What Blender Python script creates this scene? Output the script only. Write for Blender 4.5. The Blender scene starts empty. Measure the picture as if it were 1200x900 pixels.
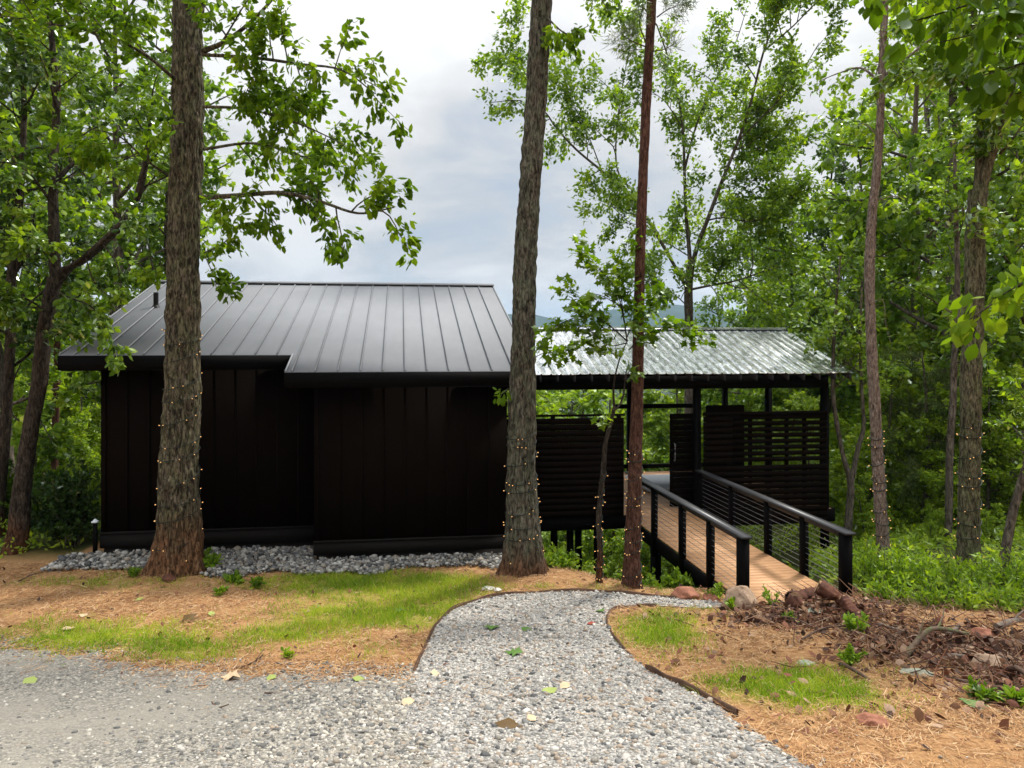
import bpy, math, random
import numpy as np
from mathutils import Vector, noise as mnoise

random.seed(7)
RNG = np.random.default_rng(11)
SC = bpy.context.scene
COL = SC.collection
R = math.radians

# ------------------------------------------------------------------ frame
# metres; the eye is at the origin, +y looks away, +z up
FPX, CX, CY = 800.0, 570.0, 405.0
TH = math.atan(100 / 800)
CT, ST = math.cos(TH), math.sin(TH)
UL = np.array([CT, ST, 0.0])      # along the cabin front
UD = np.array([-ST, CT, 0.0])     # away, square to the cabin front


def L(a, b, z):
    return UL * a + UD * b + np.array([0, 0, z])


def at(x, y, d):
    return np.array([(x - CX) / FPX * d, d, -(y - CY) / FPX * d])


# ------------------------------------------------------------------ terrain
PD = np.array([-30, 0, 3, 5, 7, 9, 10.5, 12, 13.5, 16, 40, 9000.0])
PZ = np.array([-1.0, -1.85, -2.52, -3.0, -3.45, -3.8, -3.97, -4.05, -4.06, -4.06, -4.06, -4.06])


def smoothstep(a, b, x):
    t = np.clip((np.asarray(x, float) - a) / (b - a), 0, 1)
    return t * t * (3 - 2 * t)


def vnoise(x, y, seed=0):
    xi = np.floor(x).astype(np.int64); yi = np.floor(y).astype(np.int64)
    fx = x - xi; fy = y - yi
    fx = fx * fx * (3 - 2 * fx); fy = fy * fy * (3 - 2 * fy)

    def h(i, j):
        n = (i * 374761393 + j * 668265263 + seed * 974634777) & 0xFFFFFFFF
        n = ((n ^ (n >> 13)) * 1274126177) & 0xFFFFFFFF
        return ((n ^ (n >> 16)) & 0xFFFF) / 65535.0
    return (h(xi, yi) * (1 - fx) + h(xi + 1, yi) * fx) * (1 - fy) + (h(xi, yi + 1) * (1 - fx) + h(xi + 1, yi + 1) * fx) * fy


def ground_z(x, y, rough=True):
    x = np.asarray(x, float); y = np.asarray(y, float)
    off = 0.5
    z = (np.interp(y - off, PD, PZ) + np.interp(y, PD, PZ) * 2 + np.interp(y + off, PD, PZ)) / 4
    dc = 12.1 + 2.2 * (1 - smoothstep(-0.4, 0.9, x)) - 1.25 * smoothstep(1.2, 3.0, x) + 1.9 * smoothstep(5.9, 7.6, x)
    s = 0.50 - 0.28 * smoothstep(6, 11, x) - 0.22 * smoothstep(6, 11, -x)
    t = np.maximum(0, y - dc)
    fall = s * (np.sqrt(t * t + 0.8) - math.sqrt(0.8))
    fall = 45 * (1 - np.exp(-fall / 45))
    z = z - fall
    z = z - 0.16 * np.exp(-(((x - 4.4) / 0.9) ** 2 + ((y - 10.9) / 0.45) ** 2))
    # debris mound on the verge at the right
    z = z + 0.20 * np.exp(-(((x - 5.0) / .8) ** 2 + ((y - 9.85) / 0.40) ** 2))
    z = z + 0.20 * np.exp(-(((x - 6.6) / 1.3) ** 2 + ((y - 9.0) / 0.7) ** 2))
    z = z + 0.07 * np.exp(-(((x - 0.7) / 0.9) ** 2 + ((y - 11.7) / 0.5) ** 2))
    z = z + 0.06 * np.exp(-(((x + 5.4) / 1.0) ** 2 + ((y - 11.9) / 0.6) ** 2))
    if rough:
        z = z + 0.05 * (vnoise(x * 1.1, y * 1.1, 3) - .5) + 0.02 * (vnoise(x * 4, y * 4, 5) - .5)
        far = smoothstep(30, 120, y)
        z = z + far * 6 * (vnoise(x / 40, y / 40, 9) - .5)
    return z


def gz(x, y):
    return float(ground_z(np.array([x]), np.array([y]))[0])


def on_ground(px, py):
    """the point of the ground seen at this place of the photograph"""
    dx, dz = (px - CX) / FPX, -(py - CY) / FPX
    d = np.arange(2.0, 60, 0.01)
    below = np.nonzero(dz * d < ground_z(dx * d, d))[0]
    dd = d[below[0]] if len(below) else 20.0
    return np.array([dx * dd, dd, gz(dx * dd, dd)])


def in_poly(x, y, poly):
    x = np.asarray(x); y = np.asarray(y)
    inside = np.zeros(x.shape, bool)
    n = len(poly)
    for i in range(n):
        x1, y1 = poly[i][:2]; x2, y2 = poly[(i + 1) % n][:2]
        c = ((y1 > y) != (y2 > y)) & (x < (x2 - x1) * (y - y1) / ((y2 - y1) + 1e-12) + x1)
        inside ^= c
    return inside


# ------------------------------------------------------------------ meshes
class Geo:
    def __init__(self):
        self.v = []; self.f = []; self.n = 0

    def add(self, v, f):
        v = np.asarray(v, float).reshape(-1, 3)
        f = np.asarray(f, np.int64)
        self.v.append(v); self.f.append(f + self.n); self.n += len(v)

    def box(self, o, ex, ey, ez):
        """o corner, three edge vectors"""
        o, ex, ey, ez = map(np.asarray, (o, ex, ey, ez))
        v = [o, o + ex, o + ex + ey, o + ey, o + ez, o + ex + ez, o + ex + ey + ez, o + ey + ez]
        f = [[0, 3, 2, 1], [4, 5, 6, 7], [0, 1, 5, 4], [1, 2, 6, 5], [2, 3, 7, 6], [3, 0, 4, 7]]
        self.add(v, f)

    def lbox(self, a0, a1, b0, b1, z0, z1):
        self.box(L(a0, b0, z0), UL * (a1 - a0), UD * (b1 - b0), np.array([0, 0, z1 - z0]))

    def tube(self, pts, rad, sides=8, cap=True):
        pts = np.asarray(pts, float); rad = np.broadcast_to(np.asarray(rad, float), (len(pts),))
        t = np.gradient(pts, axis=0); t /= np.linalg.norm(t, axis=1)[:, None] + 1e-9
        ref = np.array([0.13, 0.97, 0.2]) if abs(t[0][2]) > .5 else np.array([0, 0, 1.0])
        u = np.cross(t, ref); u /= np.linalg.norm(u, axis=1)[:, None] + 1e-9
        w = np.cross(t, u)
        an = np.linspace(0, 2 * math.pi, sides, endpoint=False)
        v = pts[:, None, :] + rad[:, None, None] * (np.cos(an)[None, :, None] * u[:, None, :] + np.sin(an)[None, :, None] * w[:, None, :])
        n = len(pts)
        i = np.arange(n - 1)[:, None] * sides; j = np.arange(sides)[None, :]; k = (j + 1) % sides
        f = np.stack([i + j, i + k, i + sides + k, i + sides + j], -1).reshape(-1, 4)
        self.add(v.reshape(-1, 3), f)
        if cap:
            for q, ring in ((0, 0), (n - 1, (n - 1) * sides)):
                c = pts[q]
                vv = np.vstack([v[q], c[None]])
                ff = [[m, (m + 1) % sides, sides] for m in range(sides)]
                self.add(vv, ff)

    def build(self, name, mat, parent=None, smooth=False, origin=None):
        v = np.vstack(self.v)
        if origin is not None:
            v = v - np.asarray(origin)[None]
        lens = np.concatenate([np.full(len(f), f.shape[1]) for f in self.f])
        idx = np.concatenate([f.ravel() for f in self.f])
        me = bpy.data.meshes.new(name)
        me.vertices.add(len(v)); me.vertices.foreach_set('co', v.ravel().astype(np.float32))
        me.loops.add(len(idx)); me.loops.foreach_set('vertex_index', idx.astype(np.int32))
        me.polygons.add(len(lens))
        me.polygons.foreach_set('loop_start', np.concatenate([[0], np.cumsum(lens)[:-1]]).astype(np.int32))
        me.polygons.foreach_set('loop_total', lens.astype(np.int32))
        if smooth:
            me.polygons.foreach_set('use_smooth', np.ones(len(lens), bool))
        me.update(calc_edges=True); me.validate()
        me.materials.append(mat)
        o = bpy.data.objects.new(name, me); COL.objects.link(o)
        if parent is not None:
            o.parent = parent
        elif origin is not None:
            o.location = origin
        return o


def tag(o, label=None, cat=None, group=None, kind=None):
    if label: o['label'] = label
    if cat: o['category'] = cat
    if group: o['group'] = group
    if kind: o['kind'] = kind
    return o


def thing(name, label, cat, loc, group=None):
    o = bpy.data.objects.new(name, None); COL.objects.link(o)
    o.location = tuple(float(q) for q in loc); o.empty_display_size = .2
    return tag(o, label, cat, group)


# ------------------------------------------------------------------ materials
def mat(name):
    m = bpy.data.materials.new(name); m.use_nodes = True
    nt = m.node_tree
    for n in list(nt.nodes): nt.nodes.remove(n)
    out = nt.nodes.new('ShaderNodeOutputMaterial')
    return m, nt, out


def N(nt, kind, **kw):
    n = nt.nodes.new(kind)
    for k, v in kw.items():
        if k in n.inputs.keys() if isinstance(k, str) else False:
            n.inputs[k].default_value = v
        else:
            setattr(n, k, v)
    return n


def ramp(nt, fac, stops, interp='LINEAR'):
    r = nt.nodes.new('ShaderNodeValToRGB')
    r.color_ramp.interpolation = interp
    e = r.color_ramp.elements
    while len(e) < len(stops): e.new(0.5)
    for el, (p, c) in zip(e, stops):
        el.position = p; el.color = (*c, 1) if len(c) == 3 else c
    nt.links.new(fac, r.inputs[0])
    return r.outputs[0]


def noise_tex(nt, vec, scale, detail=4, rough=.6, distort=0):
    n = nt.nodes.new('ShaderNodeTexNoise')
    n.inputs['Scale'].default_value = scale; n.inputs['Detail'].default_value = detail
    n.inputs['Roughness'].default_value = rough; n.inputs['Distortion'].default_value = distort
    if vec is not None: nt.links.new(vec, n.inputs['Vector'])
    return n.outputs['Fac']


def mapping(nt, scale=(1, 1, 1), src='Object', rot=(0, 0, 0)):
    tc = nt.nodes.new('ShaderNodeTexCoord'); mp = nt.nodes.new('ShaderNodeMapping')
    mp.inputs['Scale'].default_value = scale; mp.inputs['Rotation'].default_value = rot
    nt.links.new(tc.outputs[src], mp.inputs['Vector'])
    return mp.outputs[0]


def mixc(nt, fac, a, b, mode='MIX'):
    m = nt.nodes.new('ShaderNodeMix'); m.data_type = 'RGBA'; m.blend_type = mode
    for s, v in ((0, fac), (6, a), (7, b)):
        if hasattr(v, 'links'): nt.links.new(v, m.inputs[s])
        else: m.inputs[s].default_value = v if s == 0 else (*v, 1)
    return m.outputs[2]


def math_n(nt, op, a, b=0.0, clamp=False):
    m = nt.nodes.new('ShaderNodeMath'); m.operation = op; m.use_clamp = clamp
    for s, v in ((0, a), (1, b)):
        if hasattr(v, 'links'): nt.links.new(v, m.inputs[s])
        else: m.inputs[s].default_value = v
    return m.outputs[0]


def principled(nt, out, color, rough=.7, spec=.3, metal=0.0, bump=None, bstr=.3, bdist=.01):
    p = nt.nodes.new('ShaderNodeBsdfPrincipled')
    if hasattr(color, 'links'): nt.links.new(color, p.inputs['Base Color'])
    else: p.inputs['Base Color'].default_value = (*color, 1)
    if hasattr(rough, 'links'): nt.links.new(rough, p.inputs['Roughness'])
    else: p.inputs['Roughness'].default_value = rough
    p.inputs['Specular IOR Level'].default_value = spec
    p.inputs['Metallic'].default_value = metal
    if bump is not None:
        b = nt.nodes.new('ShaderNodeBump'); b.inputs['Strength'].default_value = bstr; b.inputs['Distance'].default_value = bdist
        nt.links.new(bump, b.inputs['Height']); nt.links.new(b.outputs[0], p.inputs['Normal'])
    nt.links.new(p.outputs[0], out.inputs['Surface'])
    return p


def island(nt):
    return nt.nodes.new('ShaderNodeNewGeometry').outputs['Random Per Island']


def leaf_mat(name, dark, mid, light, trans=.45, gloss=.06):
    m, nt, out = mat(name)
    v = mapping(nt, (1, 1, 1))
    n = noise_tex(nt, v, .9, 2)
    n = ramp(nt, n, [(.36, (0, 0, 0)), (.64, (1, 1, 1))])  # clumps of darker and lighter leaf colour imitate shaded and lit foliage
    f = math_n(nt, 'ADD', math_n(nt, 'MULTIPLY', island(nt), .55), math_n(nt, 'MULTIPLY', n, .45))
    c = ramp(nt, f, [(.12, dark), (.5, mid), (.85, light)])
    d = N(nt, 'ShaderNodeBsdfDiffuse'); nt.links.new(c, d.inputs[0])
    t = N(nt, 'ShaderNodeBsdfTranslucent')
    tcol = mixc(nt, 1.0, c, (2.0, 2.0, .42), 'MULTIPLY'); nt.links.new(tcol, t.inputs[0])
    mx = N(nt, 'ShaderNodeMixShader'); mx.inputs[0].default_value = trans
    nt.links.new(d.outputs[0], mx.inputs[1]); nt.links.new(t.outputs[0], mx.inputs[2])
    g = N(nt, 'ShaderNodeBsdfGlossy'); g.inputs['Roughness'].default_value = .38; g.inputs[0].default_value = (.9, 1, .9, 1)
    fr = nt.nodes.new('ShaderNodeFresnel'); fr.inputs[0].default_value = 1.4
    gm = math_n(nt, 'MULTIPLY', fr.outputs[0], gloss * 6, True)
    m2 = N(nt, 'ShaderNodeMixShader'); nt.links.new(gm, m2.inputs[0])
    nt.links.new(mx.outputs[0], m2.inputs[1]); nt.links.new(g.outputs[0], m2.inputs[2])
    nt.links.new(m2.outputs[0], out.inputs[0])
    return m


def bark_mat(name, dark, mid, light, base=None, base_h=1.0, scale=1.0, lichen=None):
    m, nt, out = mat(name)
    v = mapping(nt, (15 * scale, 15 * scale, 4.2 * scale))
    n = noise_tex(nt, v, 1.5, 7, .7, .7)
    v2 = mapping(nt, (1, 1, .6))
    n2 = noise_tex(nt, v2, 3.0, 4)
    c = ramp(nt, n, [(.38, dark), (.50, mid), (.64, light)])
    if lichen:
        lf = ramp(nt, noise_tex(nt, mapping(nt, (3, 3, 1.5)), 2.5, 7, .8), [(.46, (0, 0, 0)), (.56, (1, 1, 1))])
        c = mixc(nt, math_n(nt, 'MULTIPLY', lf, .75), c, ramp(nt, n, [(.40, tuple(q * .15 for q in lichen)), (.56, lichen), (.7, tuple(q * 1.5 for q in lichen))]))
    c = mixc(nt, math_n(nt, 'MULTIPLY', n2, .45), c, dark)
    if base:
        tc = nt.nodes.new('ShaderNodeTexCoord'); sx = nt.nodes.new('ShaderNodeSeparateXYZ'); nt.links.new(tc.outputs['Object'], sx.inputs[0])
        h = math_n(nt, 'ADD', math_n(nt, 'DIVIDE', sx.outputs[2], base_h), math_n(nt, 'MULTIPLY', math_n(nt, 'SUBTRACT', n2, .5), 1.6))
        hf = ramp(nt, h, [(.3, (1, 1, 1)), (1.15, (0, 0, 0))])
        bc = ramp(nt, n, [(.38, tuple(q * .10 for q in base)), (.52, tuple(q * .5 for q in base)), (.66, base)])
        c = mixc(nt, math_n(nt, 'MULTIPLY', hf, .85), c, bc)
    principled(nt, out, c, .9, .1, bump=n, bstr=1.0, bdist=.05 / scale)
    return m


def stone_mat(name, cols, rough=.8):
    m, nt, out = mat(name)
    k = len(cols)
    c = ramp(nt, island(nt), [((i + .0) / k, q) for i, q in enumerate(cols)], 'CONSTANT')
    n = noise_tex(nt, mapping(nt), 40, 4)
    c = mixc(nt, .55, c, ramp(nt, n, [(.3, (.42, .42, .42)), (.7, (1.1, 1.1, 1.1))]), 'MULTIPLY')
    principled(nt, out, c, rough, .25, bump=n, bstr=.3, bdist=.01)
    return m


M = {}
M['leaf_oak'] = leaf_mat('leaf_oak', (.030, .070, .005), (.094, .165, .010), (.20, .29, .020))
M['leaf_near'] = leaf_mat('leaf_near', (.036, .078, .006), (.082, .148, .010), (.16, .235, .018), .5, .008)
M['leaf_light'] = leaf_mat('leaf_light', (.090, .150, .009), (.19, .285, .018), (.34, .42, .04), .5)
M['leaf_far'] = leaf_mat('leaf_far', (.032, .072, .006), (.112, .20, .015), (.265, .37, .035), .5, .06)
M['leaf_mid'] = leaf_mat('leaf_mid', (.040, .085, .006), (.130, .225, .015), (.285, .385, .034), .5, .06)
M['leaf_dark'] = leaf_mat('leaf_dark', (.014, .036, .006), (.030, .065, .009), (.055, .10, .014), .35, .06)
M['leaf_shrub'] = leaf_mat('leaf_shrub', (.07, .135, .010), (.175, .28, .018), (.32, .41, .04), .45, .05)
M['needle'] = leaf_mat('needle', (.03, .055, .012), (.06, .09, .018), (.10, .12, .03), .3, .05)
M['grass'] = leaf_mat('grass', (.09, .16, .012), (.19, .30, .02), (.38, .42, .05), .35, .008)

M['bark_oak'] = bark_mat('bark_oak', (.010, .008, .006), (.092, .072, .050), (.29, .24, .165), base=(.30, .14, .065), base_h=1.15, lichen=(.17, .17, .09))
M['bark_grey'] = bark_mat('bark_grey', (.015, .012, .009), (.10, .085, .064), (.25, .22, .17), base=(.22, .10, .05), base_h=.55, lichen=(.16, .175, .115))
M['bark_pine'] = bark_mat('bark_pine', (.022, .011, .008), (.095, .045, .030), (.19, .10, .07), scale=1.4)
M['bark_pink'] = bark_mat('bark_pink', (.05, .036, .03), (.20, .15, .12), (.40, .33, .28), scale=1.8)
M['bark_moss'] = bark_mat('bark_moss', (.022, .018, .012), (.11, .095, .06), (.27, .24, .16), lichen=(.17, .19, .09), scale=1.2)
M['bark_dark'] = bark_mat('bark_dark', (.012, .009, .007), (.05, .038, .028), (.12, .10, .075), base=(.20, .08, .035), base_h=.7)
M['bark_far'] = bark_mat('bark_far', (.03, .024, .019), (.13, .108, .085), (.26, .225, .18), scale=.8)


def paint(name, col, rough=.55, var=.5, sc=(3, 3, 14), spec=.25):
    m, nt, out = mat(name)
    n = noise_tex(nt, mapping(nt, sc), 1.5, 5, .65)
    n2 = noise_tex(nt, mapping(nt), .9, 3)
    c = mixc(nt, math_n(nt, 'ADD', math_n(nt, 'MULTIPLY', n, .6), math_n(nt, 'MULTIPLY', n2, .4)), tuple(q * (1 - var) for q in col), tuple(q * (1 + var) for q in col))
    principled(nt, out, c, rough, spec, bump=n, bstr=.15, bdist=.005)
    return m


M['wall'] = paint('black_siding', (.0060, .0040, .0030), .9, .8, (30, 30, 1.2), .02)
M['trim'] = paint('black_trim', (.0036, .003, .0027), .8, .5, (2, 2, 14), .06)
M['base'] = paint('lighter_base_board', (.011, .0095, .0085), .85, .6, (2, 2, 16), .08)  # base board and its ledge, lighter than the siding
M['fascia'] = paint('black_fascia', (.0036, .0034, .0034), .7, .5, (2, 2, 14), .04)
M['timber'] = paint('black_timber', (.0024, .002, .002), .75, .5, (12, 12, 2), .06)
M['rail'] = paint('charcoal_rail', (.03, .03, .033), .42, .3, (4, 4, 4), .4)
M['rafter'] = paint('grey_rafter', (.035, .033, .036), .6, .5, (8, 8, 3), .15)
M['skirt'] = paint('foundation', (.018, .016, .014), .9, .6, (3, 3, 9), .1)
M['white'] = paint('white', (.62, .66, .70), .5, .1)
M['pipe'] = paint('black_pipe', (.006, .006, .006), .5, .2)


def roof_mat():
    m, nt, out = mat('charcoal_metal_roof')
    n = noise_tex(nt, mapping(nt, (1.2, 1.2, 1.2)), 1.3, 5, .65)
    n3 = noise_tex(nt, mapping(nt, (2.5, .5, 1.0)), 2.4, 6, .7)
    c = mixc(nt, math_n(nt, 'ADD', math_n(nt, 'MULTIPLY', n, .6), math_n(nt, 'MULTIPLY', n3, .4)), (.165, .172, .184), (.255, .262, .275))
    r = ramp(nt, n, [(.3, (.62, .62, .62)), (.7, (.78, .78, .78))])
    principled(nt, out, c, r, .06, .0, bump=n3, bstr=.05, bdist=.02)
    return m


M['roof'] = roof_mat()


def galv_mat():
    m, nt, out = mat('galvanised_roofing')
    n = noise_tex(nt, mapping(nt, (2, 2, 2)), 2.2, 5, .7)
    v = nt.nodes.new('ShaderNodeTexVoronoi'); v.inputs['Scale'].default_value = 9
    nt.links.new(mapping(nt), v.inputs['Vector'])
    c = ramp(nt, noise_tex(nt, mapping(nt, (5, 1.6, 1.6), rot=(0, 0, -TH)), 2.2, 6, .75, .3), [(.36, (.20, .22, .22)), (.5, (.55, .57, .58)), (.62, (.80, .82, .84))])  # mottled base colour stands in for foliage and sky reflected in the sheets
    r = ramp(nt, n, [(.3, (.16, .16, .16)), (.7, (.30, .30, .30))])
    principled(nt, out, c, r, .5, .92, bump=n, bstr=.03, bdist=.03)
    return m


M['galv'] = galv_mat()


def deck_mat():
    m, nt, out = mat('brown_decking')
    n = noise_tex(nt, mapping(nt, (3, 30, 3), rot=(0, 0, -TH)), 2, 5)
    c = mixc(nt, math_n(nt, 'ADD', math_n(nt, 'MULTIPLY', n, .55), math_n(nt, 'MULTIPLY', island(nt), .4)), (.34, .17, .075), (.66, .38, .195))
    principled(nt, out, c, .55, .3, bump=n, bstr=.2, bdist=.004)
    return m


M['deck'] = deck_mat()
m, nt, out = mat('steel_cable'); principled(nt, out, (.42, .43, .45), .35, .5, .9); M['cable'] = m
m, nt, out = mat('green_wire'); principled(nt, out, (.012, .016, .012), .6, .3); M['wire'] = m
m, nt, out = mat('lamp_socket'); principled(nt, out, (.01, .02, .012), .6, .3); M['socket'] = m
m, nt, out = mat('warm_bulb')
em = nt.nodes.new('ShaderNodeEmission'); em.inputs[0].default_value = (1, .55, .20, 1); em.inputs[1].default_value = .95
nt.links.new(em.outputs[0], out.inputs[0]); M['bulb'] = m

M['path_stone'] = stone_mat('path_stone', [(.37, .35, .31), (.27, .26, .24), (.45, .42, .375), (.17, .168, .16), (.35, .295, .235), (.56, .525, .47), (.09, .09, .088), (.33, .26, .195), (.41, .38, .335), (.21, .19, .16)])
M['drive_stone'] = stone_mat('drive_stone', [(.27, .25, .215), (.35, .32, .27), (.17, .165, .15), (.42, .385, .32), (.30, .255, .20), (.22, .21, .19), (.50, .465, .40), (.12, .115, .105)])
M['river_rock'] = stone_mat('river_rock', [(.17, .165, .155), (.25, .245, .23), (.085, .085, .085), (.34, .325, .29), (.19, .175, .15), (.44, .425, .39), (.12, .12, .12), (.28, .24, .19)])
M['straw'] = stone_mat('pine_straw', [(.42, .225, .095), (.32, .15, .06), (.50, .30, .135), (.20, .09, .04), (.45, .24, .10), (.57, .39, .22)])
M['litter'] = stone_mat('leaf_litter', [(.11, .046, .026), (.18, .085, .042), (.06, .03, .019), (.26, .145, .08), (.15, .058, .034), (.34, .22, .14), (.085, .045, .03), (.21, .085, .045)])


def flat_leaf(name, c1, c2):
    m, nt, out = mat(name)
    n = noise_tex(nt, mapping(nt), 20, 4)
    principled(nt, out, mixc(nt, n, c1, c2), .6, .3)
    return m


M['leaf_green_fallen'] = flat_leaf('green_fallen_leaf', (.045, .10, .02), (.10, .18, .03))
M['leaf_brown_fallen'] = flat_leaf('brown_fallen_leaf', (.05, .03, .009), (.12, .066, .018))
M['leaf_tan_fallen'] = flat_leaf('tan_fallen_leaf', (.40, .28, .16), (.58, .44, .28))
M['leaf_lime_fallen'] = flat_leaf('lime_fallen_leaf', (.22, .28, .06), (.30, .34, .10))
M['leaf_red'] = flat_leaf('red_fallen_leaf', (.18, .03, .02), (.28, .06, .03))


def rock_mat(name, a, b, moss=None):
    m, nt, out = mat(name)
    n = noise_tex(nt, mapping(nt), 6, 6, .7)
    c = ramp(nt, n, [(.3, a), (.7, b)])
    if moss:
        mf = ramp(nt, noise_tex(nt, mapping(nt), 9, 4), [(.5, (0, 0, 0)), (.62, (1, 1, 1))])
        c = mixc(nt, mf, c, moss)
    principled(nt, out, c, .85, .2, bump=n, bstr=.6, bdist=.04)
    return m


M['rock_tan'] = rock_mat('tan_rock', (.20, .13, .085), (.42, .30, .21))
M['rock_red'] = rock_mat('red_rock', (.17, .062, .036), (.38, .17, .105))
M['rock_grey'] = rock_mat('grey_green_rock', (.22, .22, .17), (.40, .42, .32))
M['rock_pale'] = rock_mat('pale_rock', (.42, .38, .34), (.65, .6, .55))
M['log'] = rock_mat('rotting_log', (.028, .012, .009), (.15, .06, .036))
M['log_end'] = rock_mat('log_end', (.20, .11, .06), (.42, .26, .15))
M['branch_grey'] = rock_mat('dead_branch', (.09, .07, .055), (.24, .19, .15))
M['branch_brown'] = rock_mat('brown_branch', (.05, .03, .022), (.16, .10, .07))
M['branch_moss'] = rock_mat('mossy_branch', (.09, .06, .04), (.22, .16, .11), (.11, .13, .05))
M['edging'] = rock_mat('rust_edging', (.04, .022, .014), (.11, .06, .035))


def ground_mat():
    m, nt, out = mat('forest_floor')
    at_ = nt.nodes.new('ShaderNodeAttribute'); at_.attribute_name = 'zone'
    sep = nt.nodes.new('ShaderNodeSeparateColor'); nt.links.new(at_.outputs['Color'], sep.inputs[0])
    v = mapping(nt)
    n1 = noise_tex(nt, v, 26, 6, .75, 1.2)
    n2 = noise_tex(nt, v, 2.4, 5, .65)
    n3 = noise_tex(nt, v, 90, 3, .7, .6)
    straw = ramp(nt, n1, [(.25, (.105, .045, .022)), (.45, (.27, .13, .055)), (.6, (.38, .20, .085)), (.78, (.50, .31, .15))])
    straw = mixc(nt, math_n(nt, 'MULTIPLY', n2, .45), straw, (.44, .30, .15))
    grass = ramp(nt, n3, [(.25, (.10, .095, .018)), (.5, (.22, .22, .03)), (.75, (.36, .31, .07))])
    litter = ramp(nt, n1, [(.25, (.035, .017, .011)), (.5, (.11, .052, .032)), (.75, (.22, .12, .075))])
    wood = ramp(nt, n1, [(.3, (.02, .03, .008)), (.6, (.07, .08, .02)), (.8, (.12, .10, .04))])
    gf = ramp(nt, math_n(nt, 'ADD', sep.outputs[0], math_n(nt, 'MULTIPLY', math_n(nt, 'SUBTRACT', n2, .5), .9)), [(.5, (0, 0, 0)), (1.0, (.85, .85, .85))])
    c = mixc(nt, gf, straw, grass)
    lf = ramp(nt, math_n(nt, 'ADD', sep.outputs[1], math_n(nt, 'MULTIPLY', math_n(nt, 'SUBTRACT', n2, .5), .7)), [(.4, (0, 0, 0)), (.65, (1, 1, 1))])
    c = mixc(nt, lf, c, litter)
    c = mixc(nt, sep.outputs[2], c, wood)
    principled(nt, out, c, .95, .1, bump=n1, bstr=.7, bdist=.03)
    return m


def gravel_mat(name, a, b, c_, dust, dust_amt):
    m, nt, out = mat(name)
    v = mapping(nt)
    vo = nt.nodes.new('ShaderNodeTexVoronoi'); vo.inputs['Scale'].default_value = 42; nt.links.new(v, vo.inputs['Vector'])
    vo2 = nt.nodes.new('ShaderNodeTexVoronoi'); vo2.inputs['Scale'].default_value = 95; nt.links.new(v, vo2.inputs['Vector'])
    sp = nt.nodes.new('ShaderNodeSeparateColor'); nt.links.new(vo.outputs['Color'], sp.inputs[0])
    c = ramp(nt, sp.outputs[0], [(.0, a), (.5, b), (1, c_)])
    edge = ramp(nt, vo.outputs['Distance'], [(.3, (1, 1, 1)), (.75, (.35, .35, .35))])
    c = mixc(nt, .8, c, edge, 'MULTIPLY')
    n = noise_tex(nt, v, 1.1, 5, .6)
    df = ramp(nt, n, [(.42, (0, 0, 0)), (.62, (1, 1, 1))])
    c = mixc(nt, math_n(nt, 'MULTIPLY', df, dust_amt), c, mixc(nt, noise_tex(nt, v, 70, 3), tuple(q * .8 for q in dust), dust))
    b1 = math_n(nt, 'SUBTRACT', 1.0, vo.outputs['Distance'])
    principled(nt, out, c, .9, .2, bump=b1, bstr=.7, bdist=.02)
    return m


M['ground'] = ground_mat()
M['drive'] = gravel_mat('driveway_gravel', (.14, .135, .12), (.27, .25, .215), (.39, .36, .305), (.29, .265, .22), .75)
M['path'] = gravel_mat('path_gravel', (.15, .145, .135), (.32, .305, .28), (.50, .47, .42), (.3, .3, .3), .1)


def hill_mat():
    m, nt, out = mat('wooded_hills')
    n = noise_tex(nt, mapping(nt), .02, 6, .7)
    c = ramp(nt, n, [(.3, (.014, .022, .013)), (.7, (.045, .06, .032))])
    principled(nt, out, c, .95, .1)
    return m


M['hill'] = hill_mat()

# ------------------------------------------------------------------ foliage
LEAF_D = np.array([[0, 0, 0], [.33, 0, .03], [.68, 0, .02], [1, 0, -.06], [.30, .24, -.03], [.64, .27, -.06], [.30, -.24, -.03], [.64, -.27, -.06]])
LEAF_DF = np.array([[0, 1, 4], [1, 2, 5], [1, 5, 4], [2, 3, 5], [0, 6, 1], [1, 7, 2], [1, 6, 7], [2, 7, 3]])
LEAF_S = np.array([[0, 0, 0], [.5, .30, -.06], [1, 0, -.05], [.5, -.30, -.06]])
LEAF_SF = np.array([[0, 2, 1], [0, 3, 2]])
LOBE = np.array([[0, 0, 0], [.25, .10, 0], [.30, .34, -.04], [.48, .16, 0], [.62, .40, -.05], [.72, .16, -.01], [1, 0, -.07], [.72, -.16, -.01], [.62, -.40, -.05], [.48, -.16, 0], [.30, -.34, -.04], [.25, -.10, 0], [.5, 0, .03]])
LOBE_F = np.array([[i, (i + 1) % 12, 12] for i in range(12)])


def unit(v):
    return v / (np.linalg.norm(v, axis=-1, keepdims=True) + 1e-9)


def leaves(g, pos, dirs, size, shape='S', droop=.35, flat=.55, width=1.0):
    n = len(pos)
    if n == 0: return
    T, F = {'S': (LEAF_S, LEAF_SF), 'D': (LEAF_D, LEAF_DF), 'O': (LOBE, LOBE_F)}[shape]
    d = unit(dirs * .7 + RNG.normal(0, .55, (n, 3)) + np.array([0, 0, -droop]))
    up = np.array([0, 0, 1.0]) + RNG.normal(0, flat, (n, 3))
    nn = unit(up - d * (up * d).sum(1)[:, None])
    w = np.cross(nn, d)
    s = size * RNG.uniform(.45, 1.35, n)
    t = T[None] * s[:, None, None]
    v = pos[:, None, :] + t[..., 0:1] * d[:, None] + t[..., 1:2] * width * w[:, None] + t[..., 2:3] * nn[:, None]
    f = F[None] + (np.arange(n) * len(T))[:, None, None]
    g.add(v.reshape(-1, 3), f.reshape(-1, 3))


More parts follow.
